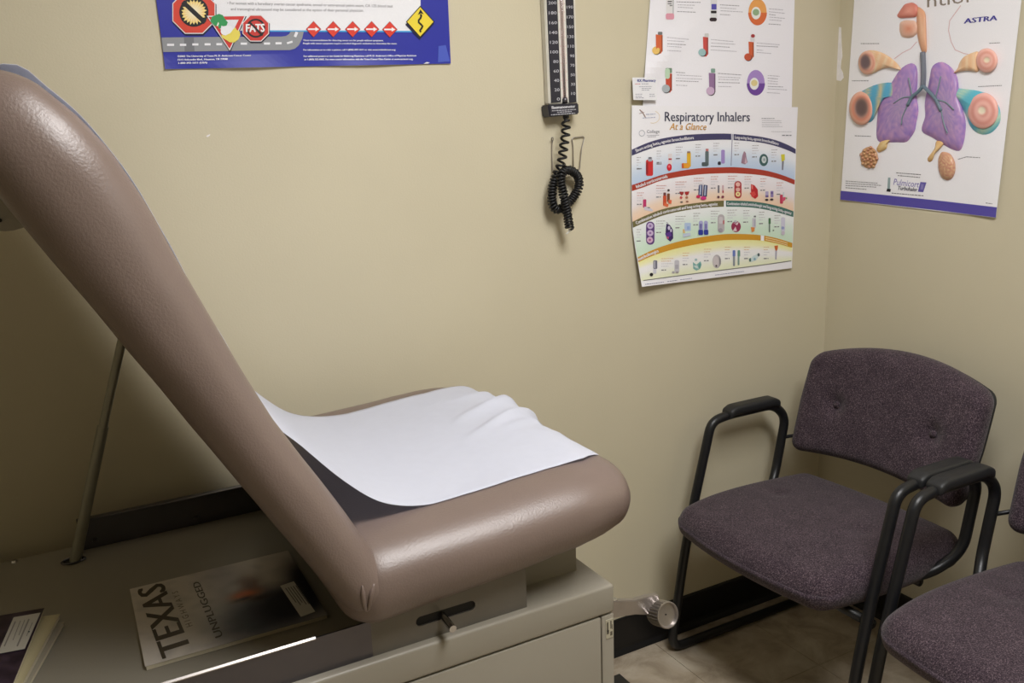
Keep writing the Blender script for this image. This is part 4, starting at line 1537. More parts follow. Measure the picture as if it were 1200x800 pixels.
P(R_(858.6, 293, 861.8, 300.6, (104, 122, 190), 1), R_(859, 300, 861.4, 311.6, (140, 146, 154), .8), R_(864.4, 293, 867.4, 300.6, (104, 150, 132), 1), R_(864.6, 300, 866.6, 310.6, (132, 160, 150), .8))
P(Q_((206, 222, 224), 878, 304, 883, 299.6, 889, 296.6, 890.4, 299, 886, 305, 880, 307), E_(889, 298.4, 1.4, 2, (76, 92, 100)), Q_((84, 120, 112), 877.8, 303, 880, 302, 880.2, 306.4, 878, 306.4), E_(884.4, 303.4, 1.4, 1.6, (150, 186, 200)))
P(Q_((204, 104, 48), 907.4, 288, 911.8, 287.4, 911.4, 291.4, 910.4, 293.8, 908.8, 293.8), Q_((176, 172, 188), 908.6, 293.6, 910.6, 293.6, 910, 304, 908.4, 303.8))
# captions beside the pictures
pcs = []
caps = [(746, 184.5, 5), (746.5, 197.5, 0), (769.5, 177, 6), (769.5, 192, 0), (792, 172.4, 8), (815, 169.5, 7), (836, 168, 7), (860.5, 167.8, 6), (881.5, 170.5, 8), (904, 175.5, 7),
        (746.5, 226, 8), (769, 217.5, 12), (791.5, 213.2, 13), (813, 209, 12), (833, 207, 9), (853, 206.5, 11), (872.5, 207, 9), (891, 209.5, 7), (910, 214.2, 8),
        (746, 269, 6), (769, 259, 11), (791.5, 253.5, 12), (812.5, 250, 8), (833, 247.5, 10), (852.5, 246.2, 11), (871, 246.8, 8), (889.5, 248.6, 7), (907.5, 252.3, 7),
        (775, 303, 14), (800, 296.5, 8), (825, 292, 9), (849.5, 289.5, 7), (872, 289.5, 7), (895, 289.5, 7)]
for i, (x, y, w) in enumerate(caps):
    n_l = 4 if w else 1
    ww = w or 6
    tint = (176, 174, 182) if i < 10 else ((208, 156, 150) if i < 19 else ((176, 176, 176) if i < 28 else (222, 186, 136)))
    for k in range(n_l):
        x1 = x + ww * (1, .8, .95, .6)[k]
        pcs += dash_lines([(x, y + k * 3.0, x1, y + k * 3.0 - (x1 - x) * .02)], .75, rng, tint if k < 2 else (204, 202, 210))
    pcs += dash_lines([(x, y + 13.4 if w else y, x + 5.5, y + 13.2 if w else y)], 1.2, rng, (126, 124, 130))
sr.mesh('caption_print', pcs, 2.4)['kind'] = 'stuff'

# ------------------------------------------------------------------ moulded airway poster on the right wall
sl = Sheet(0, lambda p: 0.003 + 0.004 * gauss(p[0] - 1167, 25) * max(0, p[1] / 255) + .002 * gauss(p[0] - 985, 20) * max(0, p[1] / 235))
paper(sl, 'airway_poster', 'white moulded poster of purple lungs and airway cross-sections above the chairs', [(1007.8, -100), (1001, 0), (985, 234)], [(1209, -100), (1197, 0), (1167, 255)], (247, 246, 250), 30, 30, mat_='ink_gloss')
M = lambda x, y: (960 + x / 3.075, y / 3.075)
pts = [(985.2, 223.4), (1025, 227.2), (1060, 230.8), (1095, 234.4), (1130, 238.4), (1168.2, 242.8)]
low = [(984.8, 233.9), (1025, 238.1), (1060, 242), (1095, 245.8), (1130, 250.2), (1166.9, 254.8)]
sl.mesh('purple_stripe', [(pts + low, [(i, i + 1, 7 + i, 6 + i) for i in range(5)], (88, 78, 168))], 1, 'ink_gloss')


def resample(poly, n):
    L = [0]
    pl = poly + [poly[0]]
    for a, b in zip(pl, pl[1:]):
        L.append(L[-1] + math.dist(a, b))
    out = []
    i = 0
    for k in range(n):
        d = L[-1] * k / n
        while L[i + 1] < d:
            i += 1
        t = (d - L[i]) / (L[i + 1] - L[i])
        out.append((pl[i][0] + (pl[i + 1][0] - pl[i][0]) * t, pl[i][1] + (pl[i + 1][1] - pl[i][1]) * t))
    # soften the corners
    for _ in range(2):
        out = [((out[k - 1][0] + 2 * out[k][0] + out[(k + 1) % n][0]) / 4, (out[k - 1][1] + 2 * out[k][1] + out[(k + 1) % n][1]) / 4) for k in range(n)]
    return out


def relief(name, outline, height, colf, base=0.0, rings=7, n=44, parent=None, dish=None, power=.5):
    """pressed-out shape: rings from the outline to its centre, standing off the paper"""
    o_ = resample(outline, n)
    cx = sum(p[0] for p in o_) / n
    cy = sum(p[1] for p in o_) / n
    vs, fs, cs = [], [], []
    for r in range(rings + 1):
        t = r / rings
        for p in o_:
            q = (p[0] + (cx - p[0]) * t, p[1] + (cy - p[1]) * t)
            h = height * (1 - (1 - t) ** 2) ** power
            if dish:
                h -= dish(q)
            vs.append(hit(q, 0, -(sl.off(q) + base + .0003 + max(h, .0001) * 1.0)))
            cs.append((*lin(colf(q, t)), 1))
    for r in range(rings):
        for k in range(n):
            fs.append((r * n + k, r * n + (k + 1) % n, (r + 1) * n + (k + 1) % n, (r + 1) * n + k))
    ob = ink_obj(name, vs, fs, cs, 'ink_gloss', parent or sl.root)
    for p in ob.data.polygons:
        p.use_smooth = True
    return ob


def mott(c1, c2, sc, seed=0.0):
    def fn(q, t):
        k = .5 + .9 * noise.noise(Vector((q[0] * sc, q[1] * sc, seed)))
        k = max(0, min(1, k))
        return tuple(c1[i] + (c2[i] - c1[i]) * k for i in range(3))
    return fn


def flat(c, c2=None):
    def fn(q, t):
        if not c2:
            return c
        return tuple(c[i] + (c2[i] - c[i]) * t for i in range(3))
    return fn


def ML(*q):
    return [M(q[i], q[i + 1]) for i in range(0, len(q), 2)]


lungc = mott((152, 122, 198), (206, 160, 204), .9)
def lungf(q, t):
    a = lungc(q, t)
    k = t * .45
    return tuple(a[i] + ((168, 162, 174)[i] - a[i]) * k for i in range(3))
relief('lung_relief', ML(345, 225, 355, 250, 355, 300, 350, 345, 360, 400, 350, 440, 345, 480, 330, 490, 320, 515, 280, 512, 210, 515, 205, 490, 208, 430, 215, 370, 240, 335, 265, 290, 290, 250, 320, 228), .016, lungf, n=60, rings=12)
relief('lung_relief', ML(405, 235, 440, 218, 470, 235, 495, 265, 505, 310, 500, 340, 520, 400, 530, 440, 525, 500, 510, 550, 470, 535, 430, 510, 400, 490, 365, 478, 370, 450, 385, 420, 378, 380, 385, 340, 395, 300), .016, lungf, n=60, rings=12)
# fissure and bronchial twigs drawn on the lungs
def path_relief(name, pts, r, col, off0):
    vs = [hit(p, 0, -(sl.off(p) + off0)) for p in pts]
    bm = bmesh.new()
    cl = bm.verts.layers.float_color.new('ink')
    tube(bm, smooth_path(vs, 4), r, 8)
    for v in bm.verts:
        v[cl] = (*lin(col), 1)
    return obj(name, bm, 'ink_gloss', sl.root, smooth=True)
path_relief('windpipe_relief', ML(373, 188, 375, 230, 376, 270, 374, 312), .0065, (122, 126, 136), .004)
path_relief('bronchus_relief', ML(374, 310, 355, 332, 335, 348, 318, 380), .0045, (112, 134, 146), .0155)
path_relief('bronchus_relief', ML(374, 310, 395, 330, 420, 358, 440, 400), .0045, (112, 130, 144), .0155)
for pl in ((318, 380, 300, 420, 296, 450), (335, 348, 300, 352, 268, 372), (335, 346, 328, 310, 322, 280), (440, 400, 448, 440, 462, 480), (420, 358, 455, 368, 485, 395), (418, 356, 430, 310, 438, 275)):
    path_relief('bronchiole_relief', ML(*pl), .0014, (128, 150, 156), .0165)
# head and throat
relief('throat_relief', ML(352, 20, 372, 32, 384, 45, 386, 100, 389, 192, 372, 196, 358, 152, 352, 120, 350, 60), .010, flat((230, 170, 134), (240, 194, 160)))
relief('mouth_relief', ML(290, 80, 310, 72, 345, 74, 358, 92, 354, 120, 340, 134, 318, 138, 296, 133, 288, 110), .009, flat((240, 206, 186), (226, 148, 118)))
relief('nose_relief', ML(278, 58, 292, 36, 308, 14, 335, 8, 354, 18, 360, 40, 350, 62, 318, 64, 290, 66), .010, flat((218, 130, 116), (238, 166, 146)))
# airway horns and discs
def horn(outl, cols, h):
    relief('airway_relief', outl, h, cols)
def disc(cx, cy, rx, ry, rim, mid, hx, hy, hrx, hry, hole, h, pale=False):
    d = ell(*M(cx, cy), rx / 3.075, ry / 3.075, 28)
    c0 = M(hx, hy)
    def dish(q):
        k = math.hypot((q[0] - c0[0]) / (hrx / 3.075), (q[1] - c0[1]) / (hry / 3.075))
        return .0035 * math.exp(-k ** 4) if not pale else .002 * math.exp(-k ** 4)
    def colf(q, t):
        k = math.hypot((q[0] - c0[0]) / (hrx / 3.075), (q[1] - c0[1]) / (hry / 3.075))
        w = math.sin(t * 14) * .5 + .5
        c = tuple(rim[i] + (mid[i] - rim[i]) * w for i in range(3))
        s_ = 1 / (1 + math.exp((k - 1) * 9))
        return tuple(c[i] + (hole[i] - c[i]) * s_ for i in range(3))
    relief('airway_section_relief', d, h, colf, rings=16, n=40, dish=dish, power=.25)
TAN, TAN2 = (238, 194, 152), (242, 206, 170)
def stripes(a, b, fr, ang):
    def fn(q, t):
        w = .5 + .5 * math.sin((q[0] * math.cos(ang) + q[1] * math.sin(ang)) * fr)
        w = w ** 3
        return tuple(a[i] + (b[i] - a[i]) * w for i in range(3))
    return fn
horn(ML(165, 182, 195, 180, 225, 188, 255, 205, 282, 228, 302, 258, 275, 248, 240, 243, 215, 254, 190, 268, 165, 268), stripes(TAN, (240, 214, 180), .75, .35), .011)
disc(174, 226, 34, 44, (226, 160, 138), (240, 190, 164), 166, 224, 18, 26, (118, 100, 104), .014)
horn(ML(135, 340, 170, 318, 210, 302, 255, 295, 300, 306, 325, 322, 342, 340, 310, 328, 275, 328, 245, 342, 222, 372, 205, 410, 190, 445, 150, 440), stripes((92, 172, 206), (214, 196, 150), .42, .15), .013)
disc(152, 390, 45, 62, (230, 152, 128), (242, 186, 162), 152, 388, 23, 34, (112, 92, 90), .017)
horn(ML(575, 182, 545, 192, 520, 204, 503, 228, 500, 248, 474, 268, 505, 258, 540, 254, 575, 262), stripes(TAN, (244, 214, 178), .8, 0), .011)
disc(603, 218, 41, 45, (234, 166, 150), (246, 192, 178), 604, 216, 11, 10, (240, 226, 196), .014, True)
horn(ML(448, 312, 500, 318, 560, 324, 615, 338, 652, 385, 656, 440, 622, 482, 580, 488, 545, 462, 525, 405, 500, 362, 470, 336), stripes((98, 186, 206), (188, 214, 190), .25, .9), .012)
disc(590, 400, 58, 68, (228, 158, 146), (244, 188, 176), 586, 398, 14, 14, (244, 232, 206), .017, True)
# alveoli
relief('alveoli_stem_relief', ML(220, 510, 245, 498, 262, 500, 246, 515, 244, 535, 228, 545, 212, 550, 205, 536), .009, flat((226, 186, 120), (240, 214, 160)))
relief('alveoli_base_relief', ell(*M(180, 568), 10.5, 13, 20), .007, flat((206, 160, 118), (214, 170, 130)))
for k in range(26):
    a, r = k * 2.399, math.sqrt((k + .5) / 26)
    c = M(180 + 30 * r * math.cos(a), 568 + 38 * r * math.sin(a))
    relief('alveolus_relief', ell(c[0], c[1], 2.7, 2.9, 10), .008 + .006 * (1 - r), flat((188, 136, 96), ((230, 192, 146), (226, 170, 146))[k % 2]), rings=3, n=10)
relief('alveoli_stem_relief', ML(420, 508, 445, 502, 452, 515, 440, 530, 430, 540, 415, 556, 408, 580, 394, 586, 388, 572, 400, 556, 418, 532), .008, flat((222, 176, 116), (242, 212, 156)))
relief('alveolus_relief', ML(440, 545, 470, 550, 490, 580, 492, 615, 482, 642, 465, 652, 440, 642, 428, 610, 428, 570), .013, mott((226, 196, 150), (196, 128, 112), .5), rings=9, n=36)
# lettering
pcs = []
v, f = text_px('ASTRA', (1129.2, 27.6), (1167.6, 23.6), 5.6, shear=.25)
for d in (0, .5, 1.0):
    pcs.append(([(p[0] + d, p[1]) for p in v], f, (72, 68, 160)))
sl.mesh('maker_lettering', pcs, 1.2, 'ink_gloss')
v, f = text_px('ntior', (1086.5, 8.6), (1142, 1.8), 15, shear=.12)
sl.mesh('heading_lettering', [([(p[0] + d, p[1]) for p in v], f, (146, 134, 122)) for d in (0,)], 1.2, 'ink_gloss')
pcs = []
v, f = text_px('Pulmicort', (1046.8, 216.4), (1076.4, 219.6), 7.2, shear=.1)
pcs.append((v, f, (128, 118, 184)))
v, f = text_px('Turbuhaler', (1051.4, 222.2), (1074.4, 224.4), 4.6, shear=.15)
pcs.append((v, f, (74, 72, 90))); pcs.append(([(p[0] + .3, p[1]) for p in v], f, (74, 72, 90)))
D = lambda x, y: (1030 + x / 13.33, 190 + y / 13.33)
pcs.append(([D(648, 308), D(742, 316), D(692, 468), D(608, 460)], None, (104, 94, 172)))
pcs.append(([D(660, 340), D(700, 344), D(690, 430), D(648, 426)], None, (140, 132, 194), .4))
pcs.append(([D(142, 240), D(180, 240), D(172, 420), D(130, 420)], None, (150, 170, 172)))
pcs.append(([D(128, 412), D(186, 420), D(178, 464), D(116, 456)], None, (26, 28, 34), .4))
sl.mesh('product_logo', pcs, 1.2, 'ink_gloss')
pcs = []
for x0, y0, x1, y1 in ((150, 157, 216, 157), (613, 156, 652, 154), (118, 291, 178, 291), (573, 312, 658, 308), (128, 489, 186, 491), (530, 565, 580, 568), (500, 574, 530, 565), (95, 652, 212, 660), (95, 660, 224, 668), (95, 668, 205, 674), (95, 676, 170, 682), (600, 731, 624, 734)):
    a, b = M(x0, y0), M(x1, y1)
    pcs += dash_lines([(*a, *b)], .8, rng, (136, 134, 140))
for x0, y0, x1, y1 in ((270, 165, 665, 195), (295, 208, 640, 238), (200, 482, 700, 524)):
    a, b = D(x0, y0), D(x1, y1)
    pcs += dash_lines([(*a, *b)], .9, rng, (110, 108, 114))
sl.mesh('small_print', pcs, 1.2, 'ink_gloss')['kind'] = 'stuff'
v, f = strip(ML(510, 20, 488, 50, 470, 75, 466, 110, 475, 150, 490, 180, 520, 192, 545, 198), 1.0)
sl.mesh('body_outline', [(v, f, (226, 196, 198)), (*strip(ML(352, 150, 330, 175, 300, 190, 270, 212), .9), (224, 192, 196))], .8, 'ink_gloss')

# ================================================================== wall blood-pressure gauge
def gz(px, y):
    return hit(px, 1, y)
YF = -0.020
g0 = hit((660, 137), 1, -0.001)
bp = thing('blood_pressure_gauge', 'black and white wall blood-pressure gauge with a coiled black hose', 'gauge', (g0.x, -0.02, g0.z))


def quad_box(name, m, parent, q, y0, y1, bev=0.0):
    """box whose front face has the four measured corners (tl, tr, br, bl)"""
    fr = [hit(p, 1, y0) for p in q]
    bm = bmesh.new()
    a = [bm.verts.new(p) for p in fr]
    b = [bm.verts.new((p.x, y1, p.z)) for p in fr]
    bm.faces.new(a); bm.faces.new(list(reversed(b)))
    for i in range(4):
        bm.faces.new((a[i], b[i], b[(i + 1) % 4], a[(i + 1) % 4]))
    bmesh.ops.recalc_face_normals(bm, faces=bm.faces)
    if bev:
        bmesh.ops.bevel(bm, geom=list(bm.edges), offset=bev, segments=2, affect='EDGES')
    return obj(name, bm, m, parent)


def gx(t, y):
    """x across the gauge (0..1 of its width) at picture height y"""
    l = 638.0 + (643.3 - 638.0) * y / 121
    r = 674.6 + (678.0 - 674.6) * y / 121
    return l + (r - l) * t
TOPY = -70
case = quad_box('case', 'case_white', bp, [(gx(0, TOPY), TOPY), (gx(1, TOPY), TOPY), (gx(1, 121), 121), (gx(0, 121), 122)], YF, -0.001, .002)
for t0, t1 in ((.075, .41), (.68, .93)):
    quad_box('scale_plate', 'scale_black', bp, [(gx(t0, TOPY), TOPY), (gx(t1, TOPY), TOPY), (gx(t1, 119.5), 119.5), (gx(t0, 120.5), 120.5)], YF - .0012, YF + .001)
ss = Sheet(1, lambda p: -YF + .0013)
ss.root = bp
pcs = []
for k in range(14):
    n_ = 20 * k
    y = 116.2 - 10.83 * k * (1 + .004 * k)
    if y < -60:
        break
    w = {1: .10, 2: .17, 3: .25}[len(str(n_))]
    t_r = .375
    v, f = text_px(str(n_), (gx(t_r - w, y), y + 1.6), (gx(t_r, y), y + 1.5), 3.4)
    ss.mesh('numeral', [(v, f, (206, 206, 214))], 1)
    n2 = 20 * k + 10
    y = 109.6 - 10.85 * k * (1 + .004 * k)
    w = {2: .14, 3: .20}[len(str(n2))]
    v, f = text_px(str(n2), (gx(.905 - w, y), y + 1.6), (gx(.905, y), y + 1.5), 3.3)
    ss.mesh('numeral', [(v, f, (206, 206, 214))], 1)
tubes = quad_box('tube_backing', 'label_paper', bp, [(gx(.43, TOPY), TOPY), (gx(.66, TOPY), TOPY), (gx(.66, 120), 120), (gx(.43, 120.5), 120.5)], YF - .0008, YF + .001)
pcs = []
for k in range(0, 92):
    y = 114 - k * 2.0
    if y < -65:
        break
    w = .07 if k % 5 else .10
    pcs.append((*strip([(gx(.545 - w, y), y), (gx(.545 + w, y), y)], .45), (212, 150, 146)))
ss.mesh('tick_marks', pcs, 1)['kind'] = 'stuff'
bm = bmesh.new()
tube(bm, [hit((gx(.545, 119), 119), 1, YF - .004), hit((gx(.545, TOPY), TOPY), 1, YF - .004)], .0026, 10)
m, nt, b = new_mat('glass_tube')
b.inputs['Base Color'].default_value = (*lin((236, 228, 226)), 1)
b.inputs['Transmission Weight'].default_value = 0.85
b.inputs['Roughness'].default_value = 0.08
_n = nd(nt, 'ShaderNodeTexNoise', Scale=40.0)
_r = nd(nt, 'ShaderNodeMapRange')
_r.inputs['To Min'].default_value = .05
_r.inputs['To Max'].default_value = .12
nt.links.new(_n.outputs['Fac'], _r.inputs['Value'])
nt.links.new(_r.outputs['Result'], b.inputs['Roughness'])
obj('mercury_tube', bm, 'glass_tube', bp, smooth=True)
bm = bmesh.new()
tube(bm, [hit((gx(.545, 121), 121), 1, YF - .004), hit((gx(.545, 116), 116), 1, YF - .004), hit((gx(.545, 113.5), 113.5), 1, YF - .004)], [.0062, .0062, .003], 12)
obj('tube_socket', bm, 'steel', bp, smooth=True)
foot = quad_box('foot_block', 'scale_black', bp, [(642.4, 122.6), (678.4, 120.6), (678.8, 133.6), (644.4, 137.0)], YF - .014, -0.001, .0025)
sf = Sheet(1, lambda p: -YF + .0142)
sf.root = bp
pcs = []
v, f = text_px('Baumanometer', (646.6, 127.6), (674.0, 126.0), 3.4)
pcs += [([(p[0] + d, p[1]) for p in v], f, (226, 226, 232)) for d in (0, .35)]
pcs += dash_lines([(646.8, 129.8, 675, 128.2), (653, 131.6, 670, 130.6), (645.6, 134.6, 674, 132.6)], .9, rng, (190, 190, 198))
sf.mesh('maker_lettering', pcs, 1)
# coiled hose
C5 = lambda x, y: (630 + x / 5.0, 120 + y / 5.0)
keys = [(170, 78, -.030), (166, 110, -.034), (166, 150, -.036), (162, 200, -.038), (154, 255, -.040), (146, 310, -.040), (136, 365, -.038), (112, 420, -.034), (92, 480, -.032), (84, 550, -.032), (92, 605, -.033), (118, 628, -.030), (160, 606, -.028), (205, 560, -.024), (240, 500, -.024), (238, 440, -.026), (205, 404, -.030), (165, 398, -.038), (138, 425, -.048), (140, 480, -.052), (152, 540, -.054), (166, 600, -.052), (176, 660, -.048), (184, 715, -.046), (188, 740, -.045)]
cp = smooth_path([hit(C5(x, y), 1, d) for x, y, d in keys], 14)
# arc-length helix with a pitch that tightens below the stretched top
fr_ = frames(cp)
hel = []
ph = 0.0
acc_ = 0.0
total = sum((b - a).length for a, b in zip(cp, cp[1:]))
for i in range(len(cp) - 1):
    a, b = cp[i], cp[i + 1]
    L_ = (b - a).length
    steps = max(2, int(L_ / .0005))
    for k in range(steps):
        t = k / steps
        s_ = acc_ + L_ * t
        pitch = .0165 if s_ < .12 else max(.0066, .0165 - (s_ - .12) * .35)
        ph += 2 * math.pi * (L_ / steps) / pitch
        u = fr_[i][1].lerp(fr_[i + 1][1], t).normalized()
        w = fr_[i][2].lerp(fr_[i + 1][2], t).normalized()
        rad = .0088 if s_ > .02 else .005 + .19 * s_
        hel.append(a.lerp(b, t) + (u * math.cos(ph) + w * math.sin(ph)) * rad)
    acc_ += L_
hel = hel[::2]
bm = bmesh.new()
tube(bm, hel, .0029, 7)
obj('coiled_hose', bm, 'black_rubber', bp, smooth=True)
e0 = cp[-1]
bm = bmesh.new()
tube(bm, [hit(C5(168, 770), 1, -.044), hit(C5(176, 764), 1, -.044), hit(C5(188, 752), 1, -.045), e0], [.0016, .0016, .003, .003], 8)
obj('hose_end', bm, 'label_paper', bp, smooth=True)
bm = bmesh.new()
tube(bm, [hit((663.5, 133), 1, -.024), hit((664, 138), 1, -.028)], .006, 12)
obj('hose_port', bm, 'black_rubber', bp, smooth=True)
# wire hanger
wr = thing('wire_hook', 'thin steel wire hanger on the wall holding the coiled hose', 'hook', hit((664, 200), 1, -0.001))
for pl in ([(84, 228, -.002), (80, 215, -.010), (86, 203, -.014), (93, 212, -.010), (84, 240, -.004), (84, 330, -.004), (88, 400, -.006), (98, 424, -.008), (150, 424, -.008), (238, 410, -.008), (246, 392, -.008), (258, 270, -.006), (274, 208, -.004), (266, 199, -.004), (200, 208, -.004), (208, 260, -.004), (210, 400, -.006)],):
    bm = bmesh.new()
    tube(bm, rounded_path([hit(C5(x, y), 1, d) for x, y, d in pl], .006, 4), .0013, 7)
    obj('wire', bm, 'satin_metal', wr, smooth=True)

# ================================================================== magazines on the deck
def deck_sheet(zf):
    class S(Sheet):
        def at(self, p, layer=0.0):
            return hit(p, 2, zf(p) + layer * 0.0004)
    return S(2)


def magazine(name, label, corners, z0, th, cover, spine_side=None, nx=22, ny=22, group=None):
    """corners tl, tr, br, bl of the cover as (x, y) metres; cover(u, v) gives its colour"""
    tl, tr, br_, bl = [Vector((c[0], c[1], 0)) for c in corners]
    def pt(u, v):
        a = tl.lerp(tr, u); b = bl.lerp(br_, u)
        p = a.lerp(b, v)
        return p
    zt_ = z0 + th
    def top(u, v):
        return zt_ + .0015 * math.sin(u * 2.5) * math.sin(v * 3.0)
    root = thing(name, label, 'magazine', (pt(.5, .5).x, pt(.5, .5).y, z0), group)
    # page block
    bm = bmesh.new()
    N = 10
    inset = .004
    rows = []
    for z in (z0 + .0004, zt_ - .0004):
        ring = []
        for u, v in [(inset + (1 - 2 * inset) * k / N, .006) for k in range(N)] + [(1 - .006, inset + (1 - 2 * inset) * k / N) for k in range(N)] + [(1 - inset - (1 - 2 * inset) * k / N, 1 - .006) for k in range(N)] + [(.006, 1 - inset - (1 - 2 * inset) * k / N) for k in range(N)]:
            p = pt(u, v)
            ring.append(bm.verts.new((p.x, p.y, z if z < zt_ - .001 else min(top(u, v) - .0003, z + .002))))
        rows.append(ring)
    n_ = len(rows[0])
    for i in range(n_):
        bm.faces.new((rows[0][i], rows[0][(i + 1) % n_], rows[1][(i + 1) % n_], rows[1][i]))
    bm.faces.new(list(reversed(rows[0]))); bm.faces.new(rows[1])
    bmesh.ops.recalc_face_normals(bm, faces=bm.faces)
    obj('pages', bm, 'page_edge', root)
    vs, fs, cs = [], [], []
    for j in range(ny + 1):
        for i in range(nx + 1):
            u, v = i / nx, j / ny
            p = pt(u, v)
            vs.append(Vector((p.x, p.y, top(u, v))))
            cs.append((*lin(cover(u, v)), 1))
    for j in range(ny):
        for i in range(nx):
            q = j * (nx + 1) + i
            fs.append((q, q + 1, q + nx + 2, q + nx + 1))
    o = ink_obj('cover', vs, fs, cs, 'ink_gloss', root)
    md = o.modifiers.new('thickness', 'SOLIDIFY')
    md.thickness = .0003
    md.offset = -1
    def place(u, v, k=0.0004):
        p = pt(u, v)
        return Vector((p.x, p.y, top(u, v) + k))
    return root, o, place


def mag_text(parent, place, body, p0, p1, cap, col, name, k=.0004, bold=0):
    """lettering in cover coordinates; p0, p1 = baseline ends, cap = height vector"""
    vs, fs = text_geo(body)
    xa, xb = min(v[0] for v in vs), max(v[0] for v in vs)
    V, Fc, Cc = [], [], []
    for bd in ([0] if not bold else [-bold, 0, bold]):
        b = len(V)
        for x, y in vs:
            t = (x - xa) / (xb - xa)
            h = y / CAPH
            V.append(place(p0[0] + (p1[0] - p0[0]) * t + cap[0] * h + bd * (p1[0] - p0[0]) , p0[1] + (p1[1] - p0[1]) * t + cap[1] * h + bd * (p1[1] - p0[1]), k))
            Cc.append((*lin(col), 1))
        Fc += [tuple(b + i for i in f) for f in fs]
    return ink_obj(name, V, Fc, Cc, 'ink_gloss', parent)


MZ = CH + .0004
MT = .007
def on_mag(px):
    p = hit(px, 2, MZ + MT)
    return (p.x, p.y)
c_tl, c_bl, c_br = on_mag((152, 690)), on_mag((170, 781)), on_mag((384, 720))
c_tr = (c_br[0] + (c_tl[0] - c_bl[0]), c_br[1] + (c_tl[1] - c_bl[1]))


def cover_main(u, v):
    # pale sky over dark water with a warm glow, u along the long side
    base = [214, 206, 196]
    def mix(a, b, k):
        k = max(0, min(1, k))
        return [a[i] + (b[i] - a[i]) * k for i in range(3)]
    n = noise.noise(Vector((u * 4, v * 4, 2.2))) * .5
    n2 = noise.noise(Vector((u * 12, v * 12, 5.2))) * .5
    c = mix(base, [172, 164, 168], gauss(u - .55, .16) * (.7 + n))
    c = mix(c, [92, 98, 112], 1.2 * gauss(u - .62, .22) * gauss(v - .80, .26) + n2 * .15)
    c = mix(c, [30, 32, 44], 1.5 * gauss(u - .84, .20) * gauss(v - .74, .22) + n2 * .2)
    c = mix(c, [34, 30, 34], 1.25 * gauss(u - 1.0, .10) * gauss(v - .5, .3))
    c = mix(c, [112, 74, 56], 1.0 * gauss(u - .67, .055 + .02 * n2) * gauss(v - .38, .14))
    c = mix(c, [214, 112, 54], 1.3 * gauss(u - .62, .075) * gauss(v - .49, .055) + n2 * .2 * gauss(u - .62, .1) * gauss(v - .49, .1))
    c = mix(c, [52, 36, 34], 1.2 * gauss(u - .60, .05) * gauss(v - .54 + .12 * (u - .6), .02) + 1.0 * gauss(u - .70, .06) * gauss(v - .58, .03))
    return tuple(c)


mg, cv_, pl_ = magazine('magazine', 'pale magazine with large dark title lying partly under the raised backrest', [c_tl, c_tr, c_br, c_bl], MZ, MT, cover_main, nx=60, ny=60)
INK = (70, 60, 48)
# the title reads up the short side: baseline on its right, letters rise towards the left edge
mag_text(cv_, pl_, 'TEXAS', (.245, .955), (.195, .03), (-.155, .01), INK, 'title_lettering', bold=.011)
mag_text(cv_, pl_, 'H I G H W A Y S', (.285, .70), (.262, .20), (-.034, .002), (110, 98, 84), 'subtitle_lettering')
mag_text(cv_, pl_, 'UNPLUGGED', (.42, .91), (.40, .14), (-.042, .003), (62, 54, 48), 'headline_lettering', bold=.004)
# address label
def flat_patch(parent, place, uv, col, name, k):
    return ink_obj(name, [place(u, v, k) for u, v in uv], [tuple(range(len(uv)))], [(*lin(col), 1)] * len(uv), 'ink', parent)
lb = [(.835, .50), (.925, .485), (.945, .93), (.855, .945)]
flat_patch(cv_, pl_, lb, (214, 210, 202), 'address_label', .0006)
V, Fc, Cc = [], [], []
rr = random.Random(3)
def bar(u0, v0, u1, v1, w, col):
    b = len(V)
    for u, v in ((u0, v0), (u1, v1), (u1 + w, v1), (u0 + w, v0)):
        V.append(pl_(u, v, .0009)); Cc.append((*lin(col), 1))
    Fc.append((b, b + 1, b + 2, b + 3))
for k in range(5):
    u = .855 + k * .016
    bar(u, .55, u + .014, .55 + rr.uniform(.18, .33), .006, (120, 116, 112))
for k in range(4):
    bar(.918 + k * .0, .56 + k * .045, .945, .555 + k * .045, .004, (200, 198, 192))
ink_obj('label_print', V, Fc, Cc, 'ink', cv_)

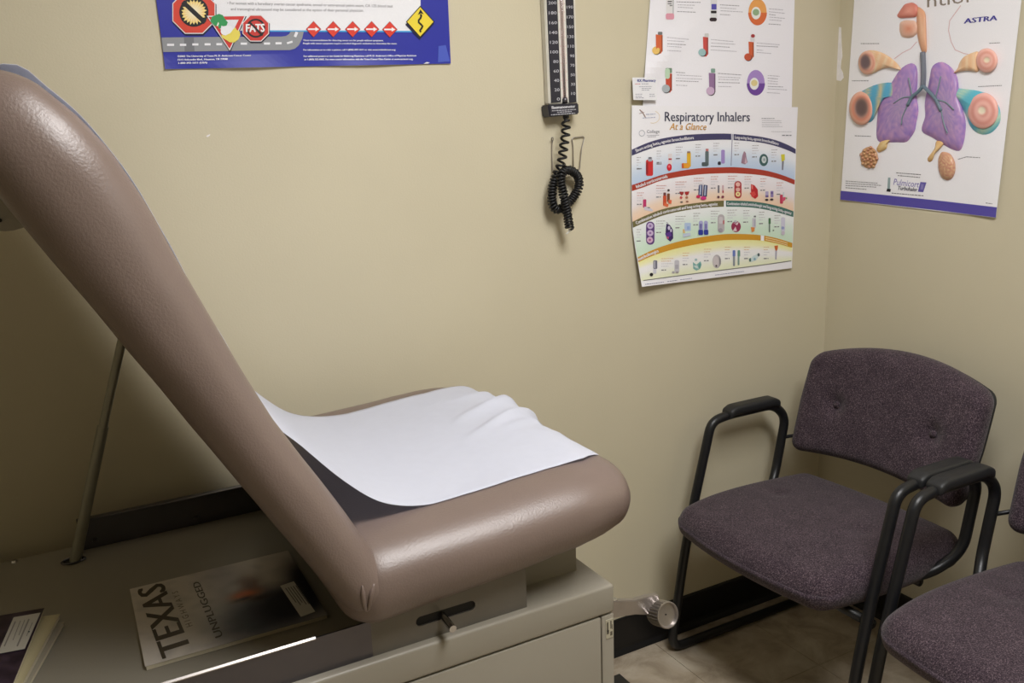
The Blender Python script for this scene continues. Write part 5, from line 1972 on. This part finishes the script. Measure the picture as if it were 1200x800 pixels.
# stack of three magazines at the left
def stack_mag(label, px_tr, px_br, w, z0, th, cover, **k):
    a = hit(px_tr, 2, z0 + th); b = hit(px_br, 2, z0 + th)
    d = Vector((b.x - a.x, b.y - a.y, 0))
    L_ = d.length
    d.normalize()
    side = Vector((d.y, -d.x, 0))
    if side.x > 0:
        side = -side
    H_ = .268
    tr = Vector((a.x, a.y, 0)); br_ = tr + d * H_
    tl = tr + side * w; bl = br_ + side * w
    return magazine('magazine', label, [(p.x, p.y) for p in (tl, tr, br_, bl)], z0, th, cover, nx=26, ny=26, **k)


grp = 'magazines stacked at the head of the table'
def plain(c):
    return lambda u, v: c
stack_mag('thin grey magazine at the bottom of the stack beside the strut', (75.5, 728), (35, 800), .2, MZ, .0065, plain((176, 168, 150)), group=grp)
def cream(u, v):
    return (206, 196, 158) if u < .97 else (188, 176, 140)
stack_mag('cream magazine in the middle of the stack beside the strut', (70.5, 719), (27, 800), .2, MZ + .0085, .0075, cream, group=grp)
def darkc(u, v):
    n = noise.noise(Vector((u * 9, v * 9, 8.0))) + .6 * noise.noise(Vector((u * 25, v * 25, 3.0)))
    k = max(0, min(1, .25 + n * .7))
    return tuple((36, 26, 38)[i] + ((104, 84, 104)[i] - (36, 26, 38)[i]) * k for i in range(3))
sm, sc_, sp_ = stack_mag('dark purple magazine with white address label on top of the stack', (52, 712), (20, 790), .2, MZ + .018, .006, darkc, group=grp)
# its white address label, measured on the cover
zt2 = MZ + .018 + .006 + .0012
lbp = [hit(p, 2, zt2 + .0016) for p in ((16, 723), (47.5, 717.5), (29, 760), (-3, 766))]
ink_obj('address_label', lbp, [(0, 1, 2, 3)], [(*lin((206, 202, 192)), 1)] * 4, 'ink', sc_)
V, Fc, Cc = [], [], []
for (x0, y0, x1, y1, w) in ((18, 728, 5, 757, 1.6), (24, 727, 15, 750, .9), (29, 726, 22, 744, .9), (34, 725, 20, 757, 1.8), (38, 729, 31, 745, .8)):
    vv, ff = strip([(x0, y0), (x1, y1)], w)
    b = len(V)
    V += [hit(p, 2, zt2 + .0021) for p in vv]
    Cc += [(*lin((150, 146, 140)), 1)] * len(vv)
    Fc += [tuple(b + i for i in f) for f in ff]
V2 = [hit(p, 2, zt2 + .0021) for p in ell(33.8, 739.8, 1.2, .9, 10)]
b = len(V)
V += V2; Cc += [(*lin((40, 60, 50)), 1)] * 10; Fc.append(tuple(range(b, b + 10)))
ink_obj('label_print', V, Fc, Cc, 'ink', sc_)
